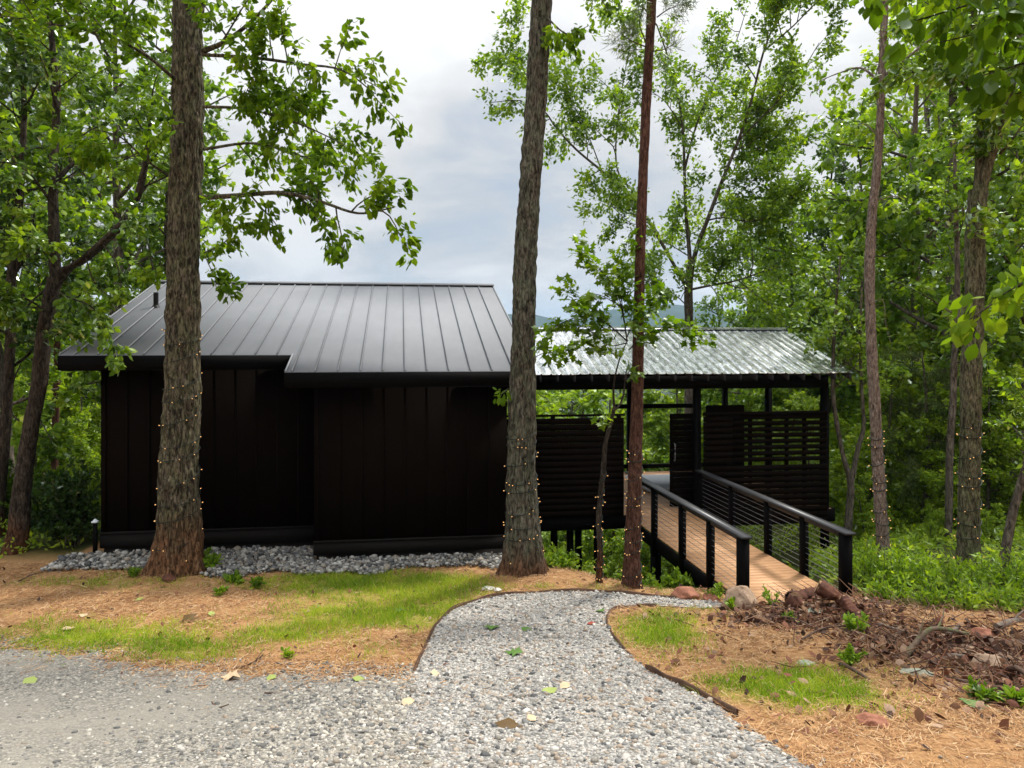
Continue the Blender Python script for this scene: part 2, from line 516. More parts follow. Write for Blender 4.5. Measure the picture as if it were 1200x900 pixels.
def curve_pts(pts, per=6):
    pts = np.asarray(pts, float)
    if len(pts) < 3:
        t = np.linspace(0, 1, per + 1)[:, None]
        return pts[0] * (1 - t) + pts[-1] * t
    P = np.vstack([2 * pts[0] - pts[1], pts, 2 * pts[-1] - pts[-2]])
    res = []
    for i in range(1, len(P) - 2):
        p0, p1, p2, p3 = P[i - 1:i + 3]
        for t in np.linspace(0, 1, per, endpoint=False):
            res.append(.5 * ((2 * p1) + (-p0 + p2) * t + (2 * p0 - 5 * p1 + 4 * p2 - p3) * t * t + (-p0 + 3 * p1 - 3 * p2 + p3) * t ** 3))
    res.append(P[-2])
    return np.array(res)


def rand_perp(d):
    v = RNG.normal(0, 1, 3); v -= d * v.dot(d)
    return v / (np.linalg.norm(v) + 1e-9)


class Tree:
    """grows limbs into self.w (wood) and leaf twigs into self.tp / self.td"""

    def __init__(self, min_r=.006, sides=5):
        self.w = Geo(); self.tp = []; self.td = []; self.min_r = min_r; self.sides = sides; self.k = 2.6

    def wander(self, p, d, length, n, wob, trop):
        pts = [np.array(p, float)]; d = np.array(d, float); step = length / n
        for _ in range(n):
            d = d + RNG.normal(0, wob, 3) + np.array([0, 0, trop]); d /= np.linalg.norm(d)
            pts.append(pts[-1] + d * step)
        return np.array(pts)

    def limb(self, pts, r0, r1, sides=None, draw=True):
        if draw and r0 >= self.min_r:
            self.w.tube(pts, np.linspace(r0, r1, len(pts)), sides or self.sides, cap=False)

    def twig(self, pts, per_m):
        seg = np.linalg.norm(np.diff(pts, axis=0), axis=1); tot = seg.sum()
        n = max(2, int(tot * per_m * self.k)); cum = np.concatenate([[0], np.cumsum(seg)])
        t = RNG.uniform(.12 * tot, tot, n)
        i = np.clip(np.searchsorted(cum, t) - 1, 0, len(seg) - 1)
        f = (t - cum[i]) / (seg[i] + 1e-9)
        self.tp.append(pts[i] + (pts[i + 1] - pts[i]) * f[:, None]); self.td.append(unit(pts[i + 1] - pts[i]))

    def sprout(self, pts, r, levels, length, spacing, t0=.25, ang=(.6, 1.2), wob=.14, trop=.03, per_m=30, shrink=.5, bias=None):
        """side branches along pts"""
        seg = np.linalg.norm(np.diff(pts, axis=0), axis=1); tot = seg.sum(); cum = np.concatenate([[0], np.cumsum(seg)])
        s = t0 * tot
        while s < tot:
            i = min(np.searchsorted(cum, s, 'right') - 1, len(seg) - 1)
            p = pts[i] + (pts[i + 1] - pts[i]) * ((s - cum[i]) / (seg[i] + 1e-9))
            d = unit(pts[i + 1] - pts[i])
            a = RNG.uniform(*ang); q = rand_perp(d)
            if bias is not None:
                q = unit(q + np.asarray(bias) * 1.0)
            nd = unit(d * math.cos(a) + q * math.sin(a))
            u = s / tot
            ln = length * RNG.uniform(.65, 1.2) * (1 - .45 * u)
            bp = self.wander(p, nd, ln, 5, wob, trop)
            br = min(r * (1 - .6 * u) * .55, ln * .016)
            self.limb(bp, br, br * .35)
            if levels <= 1:
                self.twig(bp, per_m)
            else:
                self.sprout(bp, br, levels - 1, ln * shrink, spacing * .62, .18, ang, wob, trop, per_m, shrink, bias)
                self.twig(bp[3:], per_m * .6)
            s += spacing * RNG.uniform(.6, 1.4)

    def leaf_geo(self, size, shape='S', jitter=.05, keep=None, **kw):
        p = np.vstack(self.tp); d = np.vstack(self.td)
        if keep is not None:
            m_ = keep(p); p = p[m_]; d = d[m_]
        p = p + RNG.normal(0, jitter, p.shape)
        g = Geo(); leaves(g, p, d, size, shape, **kw)
        return g, len(p)


def trunk_tube(g, pts, rad, sides, ring, amp, freq, flare=0.0, lobes=5, seed=0, flare_h=.3):
    """trunk with real bark relief; pts from the base up"""
    n_in = len(pts); pts = curve_pts(pts, 12)
    seg = np.linalg.norm(np.diff(pts, axis=0), axis=1); cum = np.concatenate([[0], np.cumsum(seg)])
    n = max(4, int(cum[-1] / ring))
    s = np.linspace(0, cum[-1], n)
    P = np.stack([np.interp(s, cum, pts[:, k]) for k in range(3)], 1)
    ctrl = np.linspace(0, len(pts) - 1, len(rad))
    rr = np.interp(s, cum, np.interp(np.arange(len(pts)), ctrl, rad))
    an = np.linspace(0, 2 * math.pi, sides, endpoint=False)
    V = np.zeros((n, sides, 3))
    for i in range(n):
        for j in range(sides):
            ca, sa = math.cos(an[j]), math.sin(an[j])
            q = Vector((ca * rr[i] * freq + seed * 7.1, sa * rr[i] * freq, s[i] * freq * .18))
            b = abs(mnoise.noise(q)) * 1.6 + .5 * abs(mnoise.noise(q * 2.3)) - .7
            b2 = mnoise.noise(Vector((ca * 1.1 + seed, sa * 1.1, s[i] * .8)))
            r = rr[i] * (1 + .11 * b2) + amp * b
            if flare:
                e = math.exp(-s[i] / flare_h)
                r += rr[i] * flare * e * (1 + .38 * math.cos(lobes * an[j] + seed) + .2 * math.cos(3 * an[j] + 2.1 * seed))
            V[i, j] = P[i] + np.array([ca * r, sa * r, 0])
    i = np.arange(n - 1)[:, None] * sides; j = np.arange(sides)[None, :]; k = (j + 1) % sides
    g.add(V.reshape(-1, 3), np.stack([i + j, i + k, i + sides + k, i + sides + j], -1).reshape(-1, 4))
    return P, rr


def finish_tree(name, label, T, base, bark, leafm, size, group=None, shape='S', cat='tree', crown_name='crown', **kw):
    root = thing(name, label, cat, base, group)
    T.w.build('trunk', bark, root, True, base)
    if T.tp:
        g, n = T.leaf_geo(size, shape, **kw)
        g.build(crown_name, leafm, root, False, base)
    return root


# ------------------------------------------------------------------ ground, path, driveway
PATH_PX = [(470, 905), (478, 850), (482, 805), (485, 790), (495, 767), (505, 745), (515, 729), (533, 714), (560, 704), (592, 698), (640, 694.5), (693, 694), (720, 695.5), (760, 699), (797, 702.5), (830, 705), (850, 708), (852, 713), (825, 713.5), (797, 712), (770, 711), (747, 711), (727, 713), (715, 717), (711, 727), (715, 740), (726, 756), (741, 771), (760, 787), (797, 805), (830, 822), (862, 842), (905, 872), (950, 905)]
PATH = [on_ground(*p)[:2] for p in PATH_PX]
DRIVE_PX = [(-500, 905), (-900, 760), (-420, 745), (-200, 752), (-60, 757), (40, 762), (110, 766), (180, 778), (250, 786), (310, 795), (380, 796), (440, 793), (486, 788), (500, 800), (600, 830), (760, 850), (905, 872), (950, 905), (990, 930)]
DRIVE = [on_ground(*p)[:2] for p in DRIVE_PX] + [np.array([2.6, 0.5]), np.array([2.6, -8]), np.array([-14, -8])]


def in_path(x, y):
    k = smoothstep(6.3, 5.2, np.asarray(y, float))
    return in_poly(x + .5 * k * (vnoise(x * 2.1, y * 2.1, 51) - .5) + .25 * k * (vnoise(x * 7, y * 7, 52) - .5), y, PATH)


def in_drive(x, y):
    return in_poly(x, y + .55 * (vnoise(x * 1.3, y * 1.3, 53) - .5) + .35 * (vnoise(x * 5, y * 5, 54) - .5), DRIVE)


def blob(px, py, cx, cy, rx, ry):
    return np.exp(-(((px - cx) / rx) ** 2 + ((py - cy) / ry) ** 2))


def zones(x, y, z):
    """grass / litter / woodland weights of a place on the ground"""
    d = np.maximum(y, .5)
    px = CX + FPX * x / d; py = CY - FPX * z / d
    g = 1.5 * blob(px, py, 440, 684, 150, 15) + 1.1 * blob(px, py, 410, 722, 95, 22) + 1.0 * blob(px, py, 120, 748, 175, 30) + .75 * blob(px, py, 110, 682, 110, 12)
    g += .8 * blob(px, py, 515, 716, 60, 26) + .6 * blob(px, py, 335, 745, 60, 12) + .55 * blob(px, py, 220, 765, 60, 14) + .45 * blob(px, py, 440, 770, 60, 18)
    g += 1.1 * blob(px, py, 775, 740, 66, 32) + 1.4 * blob(px, py, 920, 806, 120, 26) + .5 * blob(px, py, 850, 708, 60, 12) + .5 * blob(px, py, 1020, 830, 70, 18)
    g += .5 * blob(px, py, 700, 690, 120, 6)
    g *= (py < 900)
    lt = 1.1 * blob(px, py, 965, 720, 70, 17) + 1.05 * blob(px, py, 1085, 757, 85, 20) + 1.05 * blob(px, py, 1195, 790, 70, 36) + .5 * blob(px, py, 890, 728, 50, 8)
    lt += .5 * blob(px, py, 205, 668, 50, 6)
    w = smoothstep(0, 1.6, y - (12.3 + 1.8 * (1 - smoothstep(-.4, .9, x)) * (x > -8)))
    w = np.maximum(w, smoothstep(5.2, 6.6, x) * smoothstep(9.8, 10.8, y))
    return np.clip(g, 0, 1.3), np.clip(lt, 0, 1.2), np.clip(w, 0, 1)


def grid_mesh(name, xs, ys, mat_, lift=0.0, mask=None, kind='structure', zone=False, zfun=None):
    X, Y = np.meshgrid(xs, ys); Z = ground_z(X, Y) + lift
    if zfun is not None: Z = zfun(X, Y, Z)
    nx, ny = len(xs), len(ys)
    i = np.arange(ny - 1)[:, None] * nx + np.arange(nx - 1)[None]
    f = np.stack([i, i + 1, i + nx + 1, i + nx], -1).reshape(-1, 4)
    if mask is not None:
        cx = (X[:-1, :-1] + X[1:, 1:]) / 2; cy = (Y[:-1, :-1] + Y[1:, 1:]) / 2
        f = f[mask(cx, cy).ravel()]
    v = np.stack([X, Y, Z], -1).reshape(-1, 3)
    used = np.unique(f); remap = np.zeros(len(v), np.int64); remap[used] = np.arange(len(used))
    g = Geo(); g.add(v[used], remap[f])
    o = g.build(name, mat_, None, True)
    o['kind'] = kind
    if zone:
        vv = v[used]
        gr, lt, wd = zones(vv[:, 0], vv[:, 1], vv[:, 2])
        a = o.data.color_attributes.new('zone', 'FLOAT_COLOR', 'POINT')
        a.data.foreach_set('color', np.stack([gr, lt, wd, np.ones_like(gr)], 1).ravel().astype(np.float32))
    return o


xs = np.concatenate([np.linspace(-1500, -120, 12), np.linspace(-110, -22, 24), np.linspace(-20, -12, 16), np.arange(-11.8, 12, .12), np.linspace(12.2, 22, 18), np.linspace(24, 110, 24), np.linspace(120, 1500, 12)])
ys = np.concatenate([np.linspace(-40, -8, 8), np.arange(-6, 2, .5), np.arange(2, 16, .1), np.linspace(16.2, 32, 40), np.linspace(34, 130, 40), np.linspace(140, 900, 30)])
ground = grid_mesh('ground', xs, ys, M['ground'], zone=True)
drive = grid_mesh('driveway', np.arange(-14, 3.6, .06), np.arange(-7, 9.5, .06), M['drive'], .012, lambda x, y: in_drive(x, y) & ~in_path(x, y))
path = grid_mesh('path', np.arange(-2.5, 5, .035), np.arange(3.5, 11.5, .035), M['path'], .014, in_path)

# icosahedron for stones
ph = (1 + 5 ** .5) / 2
ICO = unit(np.array([[-1, ph, 0], [1, ph, 0], [-1, -ph, 0], [1, -ph, 0], [0, -1, ph], [0, 1, ph], [0, -1, -ph], [0, 1, -ph], [ph, 0, -1], [ph, 0, 1], [-ph, 0, -1], [-ph, 0, 1]], float))
ICO_F = np.array([[0, 11, 5], [0, 5, 1], [0, 1, 7], [0, 7, 10], [0, 10, 11], [1, 5, 9], [5, 11, 4], [11, 10, 2], [10, 7, 6], [7, 1, 8], [3, 9, 4], [3, 4, 2], [3, 2, 6], [3, 6, 8], [3, 8, 9], [4, 9, 5], [2, 4, 11], [6, 2, 10], [8, 6, 7], [9, 8, 1]])


def stones(g, pos, size, sink=.25):
    n = len(pos)
    v = np.repeat(ICO[None], n, 0) * RNG.uniform(.62, 1.2, (n, 12, 1))
    v = v * (RNG.uniform(.5, 1.35, (n, 1, 3)) * np.array([1, 1, .7]))
    a = RNG.uniform(0, 6.28, n); c, s = np.cos(a)[:, None], np.sin(a)[:, None]
    tl = RNG.normal(0, .35, n)[:, None]
    x, y, z = v[..., 0], v[..., 1], v[..., 2]
    y, z = y * np.cos(tl) - z * np.sin(tl), y * np.sin(tl) + z * np.cos(tl)
    x, y = x * c - y * s, x * s + y * c
    v = np.stack([x, y, z], -1) * size[:, None, None] * .5
    p = pos.copy(); p[:, 2] += size * sink
    g.add((v + p[:, None]).reshape(-1, 3), (ICO_F[None] + (np.arange(n) * 12)[:, None, None]).reshape(-1, 3))


def scatter(n, x0, x1, y0, y1, test):
    x = RNG.uniform(x0, x1, n); y = RNG.uniform(y0, y1, n)
    k = test(x, y); x = x[k]; y = y[k]
    return np.stack([x, y, ground_z(x, y)], 1)


g = Geo()
p = scatter(115000, -1.6, 4.6, 3.6, 11.4, in_path)
stones(g, p, np.clip(RNG.lognormal(math.log(.0255), .40, len(p)), .011, .075), .25)
p = scatter(40000, -3.8, 4.2, 3.6, 6.9, lambda x, y: ~in_path(x, y) & (np.abs(x) < y * .8 + 1.5))
dd_ = np.min(np.stack([np.hypot(p[:, 0] - q[0], p[:, 1] - q[1]) for q in [PATH[k] for k in (0, 1, 2, 3)] + [np.array([-.7, 4.2]), np.array([-.75, 4.8]), np.array([-.85, 5.3]), np.array([-.8, 5.8]), np.array([2.1, 4.4]), np.array([1.9, 4.0])]]), 0)
p = p[RNG.uniform(0, 1, len(p)) < np.where(p[:, 0] > 1, .3, .75) * np.exp(-(dd_ / np.where(p[:, 0] > 1, .4, .75)) ** 1.3)]
stones(g, p, np.clip(RNG.lognormal(math.log(.03), .36, len(p)), .012, .07), .2)
tag(g.build('path_gravel', M['path_stone']), 'pale grey and white crushed stone covering the curved path', 'gravel', kind='stuff')
g = Geo()
p = scatter(200000, -8.5, 3.2, 3.7, 9.0, lambda x, y: (in_drive(x, y) | (in_drive(x, y - .5) & (RNG.uniform(0, 1, x.shape) < .22)) | (in_drive(x, y - .22) & (RNG.uniform(0, 1, x.shape) < .3))) & ~in_path(x, y) & (np.abs(x) < y * .78 + 1.5))
dn = vnoise(p[:, 0] * .8 + 4, p[:, 1] * 1.4, 21)
p = p[RNG.uniform(0, 1, len(p)) <   .32 + .68 * smoothstep(.22, .55, dn + .34 * smoothstep(-4, 0, p[:, 0]))]
stones(g, p, np.clip(RNG.lognormal(0, .42, len(p)) * (.017 + .011 * smoothstep(-3.2, -.4, p[:, 0])), .009, .06), .2)
tag(g.build('driveway_gravel', M['drive_stone']), 'small grey crushed stone lying loose on the driveway', 'gravel', kind='stuff')


OAKX, OAKY = (208 - CX) / FPX * 12.15, 12.15


def wall_band(x, y):
    a = x * CT + y * ST; b = -x * ST + y * CT
    fb = np.where(a > -1.62, 13.08, 13.98)
    fr = 12.33 + .12 * np.sin(a * 2.1) + .10 * np.sin(a * 5.3 + 1)
    fr = np.where(a < -3.9, 12.98 + .06 * np.sin(a * 3), fr)
    return (a > -6.35) & (a < 2.0) & (b < fb) & (b > fr) & (np.hypot(x - OAKX, y - OAKY) > .62)


g = Geo()
p = scatter(34000, -9, 2, 10.5, 14.6, wall_band)
p[:, 2] += RNG.uniform(0, .05, len(p))
stones(g, p, np.clip(RNG.lognormal(math.log(.066), .35, len(p)), .03, .16), .3)
tag(g.build('river_rock', M['river_rock']), 'band of loose grey rock along the foot of the cabin wall', 'rocks', kind='stuff')

# straw needles
def open_ground(x, y):
    u = RNG.uniform(0, 1, np.shape(x))
    dr = in_drive(x, y) & ~(~in_drive(x, y + .28) & (u < .38)) & ~(~in_drive(x, y + .7) & (u < .10))
    return (~in_path(x, y) | (u > .978)) & ~dr & ~wall_band(x, y)


g = Geo()
p = scatter(340000, -10, 10, 3.4, 12.6, lambda x, y: open_ground(x, y) & (np.abs(x) < y * .8 + 1.5))
gr, lt, wd = zones(p[:, 0], p[:, 1], p[:, 2])
p = p[(RNG.uniform(0, 1, len(p)) < np.clip(1.0 - .8 * gr - .6 * lt - wd, .06, 1) * (.25 + .75 * smoothstep(.34, .6, .6 * vnoise(p[:, 0] * 1.6, p[:, 1] * 1.6, 61) + .4 * vnoise(p[:, 0] * 6, p[:, 1] * 6, 62)))) & (wd < .6)]
n = len(p); a = RNG.uniform(0, 6.28, n); ln = RNG.uniform(.05, .15, n); tl = RNG.normal(0.04, .13, n)
d = np.stack([np.cos(a) * np.cos(tl), np.sin(a) * np.cos(tl), np.sin(tl)], 1); w = np.stack([-np.sin(a), np.cos(a), RNG.normal(0, .5, n)], 1) * RNG.uniform(.0014, .0032, n)[:, None]
p[:, 2] += RNG.uniform(.004, .028, n)
bend = np.stack([-np.sin(a), np.cos(a), 0 * a], 1) * (RNG.normal(0, .12, n) * ln)[:, None]
mid = p + d * ln[:, None] * .5 + bend; end = p + d * ln[:, None]
v = np.stack([p - w, p + w, mid + w, mid - w, end + w * .6, end - w * .6], 1)
f = np.array([[0, 1, 2, 3], [3, 2, 4, 5]])[None] + (np.arange(n) * 6)[:, None, None]
g.add(v.reshape(-1, 3), f.reshape(-1, 4))
tag(g.build('pine_straw', M['straw']), 'orange brown pine needles strewn over the bare ground', 'pine straw', kind='stuff')

# grass
g = Geo()
p = scatter(400000, -10, 10, 3.8, 12.6, lambda x, y: ~in_path(x, y) & ~wall_band(x, y) & (np.abs(x) < y * .8 + 1.5))
gr, lt, wd = zones(p[:, 0], p[:, 1], p[:, 2])
nz = vnoise(p[:, 0] * 3.2, p[:, 1] * 3.2, 31)
dr = in_drive(p[:, 0], p[:, 1])
pr = np.clip(gr * 1.15 - .12, 0, 1) ** 1.3 * smoothstep(.32, .72, .65 * nz + .35 * vnoise(p[:, 0] * 9, p[:, 1] * 9, 33) + .30 * gr - .12) * np.where(dr, .5, 1.0) * (wd < .5)
k = RNG.uniform(0, 1, len(p)) < pr
p = p[k]; gr = gr[k]; n = len(p)
h = RNG.uniform(.03, .10, n) * (.55 + .6 * np.clip(gr, 0, 1.1))
a = RNG.uniform(0, 6.28, n)
w = np.stack([np.cos(a), np.sin(a), 0 * a], 1) * RNG.uniform(.002, .0045, n)[:, None]
ln_ = RNG.normal(0, .45, (n, 3)); ln_[:, 2] = 1; ln_ = ln_ * h[:, None]
mid = p + ln_ * .55; tip = p + ln_ * np.array([1.5, 1.5, .95])
v = np.stack([p - w, p + w, mid + w * .8, mid - w * .8, tip], 1)
ix = (np.arange(n) * 5)[:, None, None]
g.add(v.reshape(-1, 3), np.zeros((0, 4), int)) if False else None
g.v.append(v.reshape(-1, 3)); g.f.append((np.array([[0, 1, 2, 3]])[None] + ix).reshape(-1, 4)); g.f.append((np.array([[3, 2, 4]])[None] + ix).reshape(-1, 3)); g.n = len(v) * 5
tag(g.build('grass', M['grass']), 'thin patches of young yellow green grass among the straw', 'grass', kind='stuff')

# litter: curled dead leaves and bark chips
g = Geo()
p = scatter(60000, 2, 9.5, 5.5, 12.5, lambda x, y: open_ground(x, y) & (np.abs(x) < y * .82 + 1.5))
gr, lt, wd = zones(p[:, 0], p[:, 1], p[:, 2])
p = p[(RNG.uniform(0, 1, len(p)) < .012 + .75 * np.clip(lt, 0, 1) ** 1.5) & (wd < .8)]
p[:, 2] += RNG.uniform(.005, .07, len(p))
n = len(p)
leaves(g, p, RNG.normal(0, 1, (n, 3)) * np.array([1, 1, .25]), .095, 'D', .05, .7, 1.1)
p2 = scatter(4500, -9, 9, 4.0, 12.6, lambda x, y: open_ground(x, y) & (np.abs(x) < y * .8 + 1.5)); p2[:, 2] += .012
p2 = p2[RNG.uniform(0, 1, len(p2)) < .5]
leaves(g, p2, RNG.normal(0, 1, (len(p2), 3)) * np.array([1, 1, .1]), .07, 'D', 0, .3)
p3 = scatter(14000, 2.5, 9.5, 6, 11.5, lambda x, y: open_ground(x, y) & (np.abs(x) < y * .82 + 1.5))
gr, lt, wd = zones(p3[:, 0], p3[:, 1], p3[:, 2]); p3 = p3[(RNG.uniform(0, 1, len(p3)) < .5 * np.clip(lt, 0, 1)) & (wd < .7)]
for q in p3:
    a_ = RNG.uniform(0, 6.28); dd_ = np.array([math.cos(a_), math.sin(a_), RNG.normal(.12, .22)]); l_ = RNG.uniform(.12, .5)
    m_ = q + dd_ * l_ * .5 + RNG.normal(0, .03, 3) + (0, 0, .03); g.tube([q + (0, 0, .02), m_, q + dd_ * l_ + RNG.normal(0, .03, 3) + (0, 0, .03)], np.array([.006, .005, .003]) * RNG.uniform(.6, 1.5), 4, False)
tag(g.build('leaf_litter', M['litter']), 'brown dead leaves and bark scraps heaped along the verge', 'leaf litter', kind='stuff')

# path edging
def edging(px, label, h=.045, up=.0):
    pts = curve_pts([on_ground(*q) for q in px], 5)
    pts[:, 2] = ground_z(pts[:, 0], pts[:, 1])
    t = np.gradient(pts[:, :2], axis=0); t /= np.linalg.norm(t, axis=1)[:, None]
    nrm = np.stack([-t[:, 1], t[:, 0], 0 * t[:, 0]], 1) * .012
    hh = h + .012 * np.sin(np.arange(len(pts)) * .7)
    lo = pts + np.array([0, 0, -.08]); hi = pts.copy(); hi[:, 2] += hh
    V = np.stack([lo - nrm, hi - nrm, hi + nrm, lo + nrm], 1)
    n = len(pts); i = np.arange(n - 1)[:, None] * 4; j = np.arange(4)[None]; k = (j + 1) % 4
    g = Geo(); g.add(V.reshape(-1, 3), np.stack([i + j, i + 4 + j, i + 4 + k, i + k], -1).reshape(-1, 4))
    g.add(V[0], [[0, 1, 2, 3]]); g.add(V[-1], [[3, 2, 1, 0]])
    tag(g.build('path_edging', M['edging']), label, 'edging', 'rusty edging strips along the gravel path')


edging(PATH_PX[3:15], 'long rusty edging strip curving around the outer side of the gravel path')
edging(PATH_PX[20:28], 'short rusty edging strip on the inner bend of the path beside the grass', .035)
edging([(757, 785), (775, 794), (797, 804), (830, 820), (864, 841)], 'straight dark edging board holding back straw at the near right of the path', .06)

# ------------------------------------------------------------------ cabin
PITCH = 2.126 / 6.0
EB, EZ = 12.75, -.476            # forward eave
RB, RZ = 18.75, 1.65             # ridge
AL, AR = -6.33, 2.53             # rakes
AS = -2.10                       # where the eave steps
EB2 = 13.60; EZ2 = EZ + PITCH * (EB2 - EB)
BASE = -4.06
cabin = thing('cabin', 'black timber cabin with a grey standing seam metal roof', 'cabin', L(0, 13.1, BASE))
cb = np.array(cabin.location)


def roof_slab(g, a0, a1, b0, b1, z0, z1, th=.05):
    e1 = UL * (a1 - a0); e2 = UD * (b1 - b0) + np.array([0, 0, z1 - z0])
    g.box(L(a0, b0, z0 - th), e1, e2, np.array([0, 0, th]))


g = Geo()
zr = lambda b: EZ + PITCH * (b - EB)
lp = [(AL, EB2), (AS, EB2), (AS, EB), (AR, EB), (AR, RB), (AL, RB)]
vt = [L(a, b, zr(b)) for a, b in lp]; vb = [q - np.array([0, 0, .05]) for q in vt]
g.v.append(np.array(vt + vb)); g.n = 12
g.f.append(np.array([[0, 1, 4, 5], [1, 2, 3, 4]])); g.f.append(np.array([[11, 10, 7, 6], [10, 9, 8, 7]]))
g.f.append(np.array([[i, i + 6, (i + 1) % 6 + 6, (i + 1) % 6] for i in range(6)]))
roof_slab(g, AL, AR, RB + .002, 24.7, RZ, RZ - PITCH * 5.95)
# standing seams
a = AR - .42
k = 0
while a > AL + .1:
    b0 = EB if a > AS + .02 else EB2
    e2 = UD * (RB - b0) + np.array([0, 0, RZ - zr(b0)])
    g.box(L(a - .011, b0, zr(b0) - .001), UL * .022, e2, np.array([0, 0, .034]))
    a -= .408
for aa in (AL, AR - .03):
    b0 = EB if aa > 0 else EB2
    g.box(L(aa, b0, zr(b0) - .001), UL * .03, UD * (RB - b0) + np.array([0, 0, RZ - zr(b0)]), np.array([0, 0, .022]))
g.box(L(AS, EB, EZ - .001), UL * .03, UD * (EB2 - EB) + np.array([0, 0, EZ2 - EZ]), np.array([0, 0, .022]))
# ridge cap, eave drip
g.box(L(AL - .01, RB - .13, RZ - .046 + .035), UL * (AR - AL + .02), UD * .13 + np.array([0, 0, .046]), np.array([0, 0, .03]))
g.box(L(AL - .01, RB + .001, RZ + .035), UL * (AR - AL + .02), UD * .13 + np.array([0, 0, -.046]), np.array([0, 0, .03]))
roof = g.build('roof', M['roof'], cabin, origin=cb)
g = Geo()
pv = L(-5.62, 16.6, zr(16.6))
g.tube([pv + np.array([0, 0, -.1]), pv + np.array([0, 0, .34])], .055, 14)
g.tube([pv + np.array([0, 0, -.02]), pv + np.array([0, 0, .05])], [.10, .062], 14)
g.build('vent_pipe', M['pipe'], roof, origin=cb)
g = Geo()
g.lbox(AS - .0, AR, EB - .035, EB - .003, EZ - .285, EZ - .012)
g.lbox(AL, AS - .002, EB2 - .035, EB2 - .003, EZ2 - .285, EZ2 - .012)
g.box(L(AS, EB, EZ - .285), UL * .032, UD * (EB2 - EB - .036) + np.array([0, 0, EZ2 - EZ]), np.array([0, 0, .22]))
for aa, b0 in ((AL, EB2), (AR - .032, EB)):
    g.box(L(aa, b0, zr(b0) - .285), UL * .032, UD * (RB - b0) + np.array([0, 0, RZ - zr(b0)]), np.array([0, 0, .23]))
# one even black for all fascia boards
fas = g.build('fascia', M['fascia'], cabin, origin=cb)
g = Geo()
g.lbox(AS + .034, AR - .034, EB + .0, 13.1, EZ - .30, EZ - .288)
g.lbox(AL + .034, AS + .002, EB2 + .0, 14.0, EZ2 - .30, EZ2 - .288)
g.lbox(AS + .036, AR - .036, 13.1, 13.16, -.76, EZ - .06)
g.build('soffit', M['trim'], cabin, origin=cb)
# walls
WA0, WAM, WA1 = -5.75, -1.62, 2.04
g = Geo()
ZB = -3.66
g.lbox(WAM, WA1, 13.10, 24.0, ZB, EZ - .30)
g.lbox(WA0, WAM - .002, 14.0, 24.0, ZB + .06, EZ2 - .30)
# gable ends
for aa in (WA0, WA1 - .1):
    b0, b1 = (14.0 if aa < 0 else 13.1), 24.0
    zz = EZ - .302
    v = [L(aa, b0, zz), L(aa, b1, zz), L(aa, b1, RZ - PITCH * (b1 - RB) - .07), L(aa, RB, RZ - .07), L(aa, b0, zr(b0) - .07)]
    v2 = [q + UL * .1 for q in v]
    g.add(v + v2, np.zeros((0, 4), int))
    n0 = g.n - 10
    g.f.append(np.array([[n0 + 4, n0 + 3, n0 + 2, n0 + 1, n0]])); g.f.append(np.array([[n0 + 5, n0 + 6, n0 + 7, n0 + 8, n0 + 9]]))
    g.f.append(np.array([[n0 + i, n0 + (i + 1) % 5, n0 + 5 + (i + 1) % 5, n0 + 5 + i] for i in range(5)]))
# battens
a = WAM + .05
while a < WA1 - .02:
    g.lbox(a, a + .045, 13.082, 13.098, ZB + .003, EZ - .31); a += .405
a = WA0 + .05
while a < WAM - .06:
    g.lbox(a, a + .045, 13.982, 13.998, ZB + .063, EZ2 - .31); a += .405
g.build('wall', M['wall'], cabin, origin=cb)
g = Geo()
g.lbox(WAM - .01, WA1 + .01, 13.055, 13.098, ZB - .035, ZB + .0)      # drip ledge
g.lbox(WA0 - .01, WAM - .012, 13.955, 13.998, ZB + .025, ZB + .06)
g.lbox(WAM - .01, WA1 + .01, 13.075, 13.096, ZB - .27, ZB - .037)
g.lbox(WA0 - .01, WAM - .012, 13.975, 13.996, ZB - .25, ZB + .023)
g.build('base_board', M['base'], cabin, origin=cb)
g = Geo()
g.lbox(WAM + .04, WA1 - .03, 13.14, 23.9, -9, ZB - .002)
g.lbox(WA0 + .04, WAM + .038, 14.04, 23.9, -9, ZB + .058)
g.build('foundation', M['skirt'], cabin, origin=cb)

# small post with a white cap at the left corner
q = L(-5.86, 13.95, 0); zq = gz(q[0], q[1])
post = thing('corner_post', 'short black post with a white cap at the left corner of the cabin', 'post', (q[0], q[1], zq))
g = Geo(); g.lbox(-5.865, -5.80, 13.92, 13.98, zq - .1, -3.40); g.build('post', M['timber'], post, origin=np.array(post.location))
g = Geo(); g.lbox(-5.885, -5.78, 13.90, 14.0, -3.399, -3.37)
g.tube([L(-5.832, 13.95, -3.37), L(-5.832, 13.95, -3.33)], [.05, .015], 8); g.build('cap', M['white'], post, origin=np.array(post.location))

# ------------------------------------------------------------------ pavilion
DZ = -4.04
PEB, PEZ, PRB, PRZ = 15.4, -.665, 18.4, .47
PAL, PAR = 2.10, 10.94
pav = thing('pavilion', 'open black timber deck pavilion with slatted screens and a corrugated metal roof', 'pavilion', L(6, 15.8, DZ))
pvl = np.array(pav.location)
slope = (PRZ - PEZ) / (PRB - PEB)
g = Geo()
# corrugated sheet: trapezoid ribs across the slope, with thickness
prof = []
a = PAL
while a < PAR - .01:
    for da, h in ((0, 0), (.15, 0), (.165, .018), (.19, .018), (.205, 0)):
        prof.append((min(a + da, PAR), h))
    a += .23
prof.append((PAR, .0))
prof = np.array(prof)


